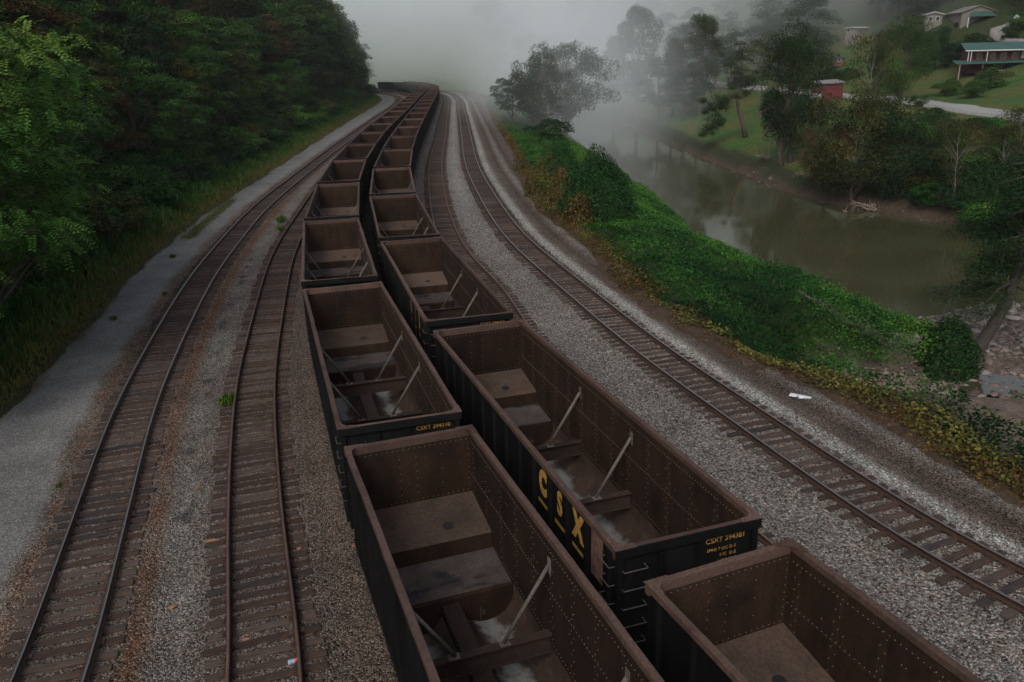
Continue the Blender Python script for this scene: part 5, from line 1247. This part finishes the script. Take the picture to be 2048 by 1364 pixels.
tag(link('creek_stones', stones_mesh(np.stack([x, y, z + sz * .1], 1), sz, g, LOOSE, .45, cl_)), 'pale tumbled stones of the creek mouth and gravel bar', 'stones', kind='stuff')
n = 1500; i = g.integers(0, len(SH), n); x = SH[i, 0] + g.normal(size=n) * .8; y = SH[i, 1] + g.normal(size=n) * .8; z = terrain(x, y); ok = (z > -6.0) & (z < -4.5); x, y, z = x[ok], y[ok], np.maximum(z[ok], -5.5); sz = np.clip(.08 + g.exponential(.12, len(x)), .05, .7)
tag(link('shore_stones', stones_mesh(np.stack([x, y, z], 1), sz * .7, g, LOOSE, .5, pal[g.integers(0, 5, len(x))] * .55)), 'stones and bits of drift along the far waterline', 'stones', kind='stuff')
# ballast stones with real relief near the camera
def bal(n, ylo, yhi, pw):
    s = s_at(ylo) + (s_at(yhi) - s_at(ylo)) * g.uniform(0, 1, n) ** pw; fx = np.interp(s, SA, D0[:, 0]); fy = np.interp(s, SA, D0[:, 1]); nx_ = np.interp(s, SA, ND[:, 0]); ny_ = np.interp(s, SA, ND[:, 1])
    lo_ = np.interp(s, SA, uL) + 3.5; hi_ = np.interp(s, SA, uR) - 1.0; u = lo_ + (hi_ - lo_) * g.uniform(0, 1, n); return s, u, fx + nx_ * u, fy + ny_ * u
s, u, x, y = bal(300000, 6, 62, 1.5)
ok = ~((np.abs(u) < 1.6) | (np.abs(u - Ui('C', s)) < 1.6)); dF = u - Ui('F', s); dA = u - Ui('A', s); dB = u - Ui('B', s); dE = u - Ui('E', s)
dens = np.where((u > 1.5) & (dF < 2.3), 1.0, np.where(dF >= 2.3, .12, np.where(dA < -1.6, .1, .42))); ok &= g.uniform(0, 1, len(u)) < dens
for dd in (dA, dB, dF, dE):
    for sg_ in (-1, 1): ok &= ~(np.abs(dd - sg_ * .755) < .1)
s, u, x, y, dF, dA, dB = s[ok], u[ok], x[ok], y[ok], dF[ok], dA[ok], dB[ok]
fi = np.searchsorted(fine, s) - 1; lo_ = np.interp(s, SA, uL); hi_ = np.interp(s, SA, uR); ui = np.clip(((u - lo_) / (hi_ - lo_) * 259).round().astype(int), 0, 259); z = yz[fi, ui]; colr = yc[fi, ui]
big = (u > 1.5) & (dF < 2.3); sz = np.where(big, .027, .02) * g.uniform(.6, 1.45, len(u))
intrack = (np.abs(dA) < 1.3) | (np.abs(dB) < 1.3) | (np.abs(dF) < 1.3); z = np.where(intrack, np.minimum(z, -.028), z)
bright = g.choice([.22, .5, .8, 1.05, 1.45, 2.1], len(u), p=[.14, .2, .24, .22, .14, .06]); tint = np.array([(1.12, .93, .85), (1, 1, 1), (.93, 1.0, 1.02), (1.05, .98, .9)])[g.integers(0, 4, len(u))]
tag(link('gravel', stones_mesh(np.stack([x, y, z + .004], 1), sz, g, LOOSE, .7, np.clip(colr * bright[:, None] * tint, 0, .6))), 'loose crushed stones lying on the ballast', 'gravel', kind='stuff')
# litter and tufts
def px_yard(px, py): x, y = at(px, py, -.1); return x, y, yard_z(x, y)
x, y, z = px_yard(1600, 784); mb = MB(); gg = np.random.default_rng(2); P = []
for i in range(6):
    a = gg.uniform(-.5, .5); mb.hexa([(i * .12 - .35, -.1 + a * .2, 0), (i * .12 - .2, -.12, .0), (i * .12 - .2, .1, .02), (i * .12 - .35, .1 + a * .1, 0), (i * .12 - .33, -.08, .05 + .05 * a), (i * .12 - .22, -.1, .07), (i * .12 - .2, .08, .05), (i * .12 - .34, .07, .04)])
o = mb.obj('plastic_bag', plain('white_plastic', (.62, .64, .65), .5, .1, 5)); o.location = (x, y, z); o.rotation_euler = (0, 0, -.6); o.scale = (1.1, 1.1, 1); tag(o, 'crumpled white plastic bag on the dirt service road', 'bag')
x, y, z = px_yard(590, 1330); t = empty('drink_can', (x, y, z + .05), .3); tag(t, 'crushed red and blue drink can between the rails', 'can'); part(MB().tube([(-.14, 0, 0), (-.12, 0, 0), (.0, .02, 0)], [.045, .06, .05], 10), 'blue_half', plain('can_blue', (.3, .42, .5), .4, .3, 9), t); part(MB().tube([(.0, .02, 0), (.1, .02, 0), (.13, .02, 0)], [.052, .065, .05], 10), 'red_half', plain('can_red', (.5, .05, .05), .4, .2, 9), t)
for i, (px, py, h_, n, lab) in enumerate(((456, 812, .5, 130, 'bright green weed tuft growing beside a rail end'), (563, 445, .75, 90, 'tall green weed between the two left tracks'), (562, 462, .5, 70, 'lower green weed in front of the tall one between tracks'), (119, 975, .2, 30, 'tiny weed at the edge of the gravel road'), (345, 515, .3, 160, 'small grass tuft in the middle of the gravel road'), (330, 590, .25, 90, 'sparse brown tuft on the gravel road'), (228, 640, .3, 70, 'short dry tuft in the gravel road'))):
    x, y, z = px_yard(px, py); gg = np.random.default_rng(i); P = np.stack([gg.normal(size=n) * h_ * .28, gg.normal(size=n) * h_ * .28, np.zeros(n)], 1)
    o = link('weed_tuft', blades(n, P, h_ * gg.uniform(.4, 1.1, n), gg, .6, 'bright' if i < 4 else 'grass', None, 'weed_tuft', .16)); o.location = (x, y, z); tag(o, lab, 'weed')
# strip of low grass along the middle of the road
n = 5000; P0 = np.array([at(375, 478, -.1), at(400, 455, -.1), at(435, 425, -.1), at(465, 400, -.1)]); tt = g.uniform(0, 3, n); x = np.interp(tt, range(4), P0[:, 0]) + g.normal(size=n) * .3; y = np.interp(tt, range(4), P0[:, 1]) + g.normal(size=n) * .6
tag(link('road_grass', blades(n, np.stack([x, y, np.full(n, -.09)], 1), g.uniform(.06, .2, n), g, .6, 'grass', None, 'road_grass', .2)), 'thin strip of grass down the middle of the gravel road', 'grass', kind='stuff')
for i, (px, py) in enumerate(((425, 1088), (395, 975), (345, 1212), (598, 1100), (492, 1285), (710, 1095))):
    x, y, z = px_yard(px, py); o = MB().add([(-.11, 0, .02), (-.03, -.07, .03), (.1, -.03, .015), (.12, .04, .04), (.02, .08, .025), (-.07, .05, .05)], [(0, 1, 2, 3, 4, 5)]).add([(-.11, 0, .012), (-.03, -.07, .02), (.1, -.03, .006), (.12, .04, .03), (.02, .08, .015), (-.07, .05, .04)], [(5, 4, 3, 2, 1, 0)]).obj('fallen_leaf', plain('dead_leaf', (.28, .12, .06), .8, .3, 9)) if i == 0 else bpy.data.objects['fallen_leaf'].copy()
    if i: COL.objects.link(o)
    o.location = (x, y, z); o.rotation_euler = (0, 0, i * 1.7); s_ = (1.5, 1.1, 1.2, .9, .8, .9)[i]; o.scale = (s_, s_, s_); tag(o, ('largest dead leaf, pinkish brown, left of the second track', 'dead leaf in the gravel between the two left tracks', 'dark dead leaf near the coal specks', 'small dead leaf by the right rail of the second track', 'small orange leaf between the second track rails', 'dead leaf on gravel beside the nearest car')[i], 'leaf', 'dead leaves in the yard')

# ------------------------------------------------------------------ fog lying over the river and beyond the bend
def fogbank(loc, rad0, dens0, label, kk):
    rad = [q * kk for q in rad0]; dens = dens0
    m = bpy.data.materials.new('fog_air'); m.use_nodes = True; nt = m.node_tree; nt.nodes.remove(nt.nodes['Principled BSDF'])
    pv = nt.nodes.new('ShaderNodeVolumePrincipled'); pv.inputs['Color'].default_value = FOG_COL; pv.inputs['Density'].default_value = dens; pv.inputs['Anisotropy'].default_value = 0
    nt.links.new(pv.outputs[0], nt.nodes['Material Output'].inputs['Volume'])
    V, F = [], []; nu, nv = 72, 36
    for j in range(nv + 1):
        for i in range(nu):
            a, b = 2 * math.pi * i / nu, math.pi * j / nv; k = 1
            V.append((rad[0] * math.cos(a) * math.sin(b) * k, rad[1] * math.sin(a) * math.sin(b) * k, rad[2] * math.cos(b)))
    for j in range(nv):
        for i in range(nu): F.append((j * nu + i, (j + 1) * nu + i, (j + 1) * nu + (i + 1) % nu, j * nu + (i + 1) % nu))
    o = MB().add(V, F).obj('fog_bank', m); o.location = loc; tag(o, label, 'fog', kind='stuff')
for a in FOGS:
    for kk in (1, .91, .82, .72, .62, .51, .39, .26): fogbank(a[0], a[1], a[2] / 7, a[3], kk)
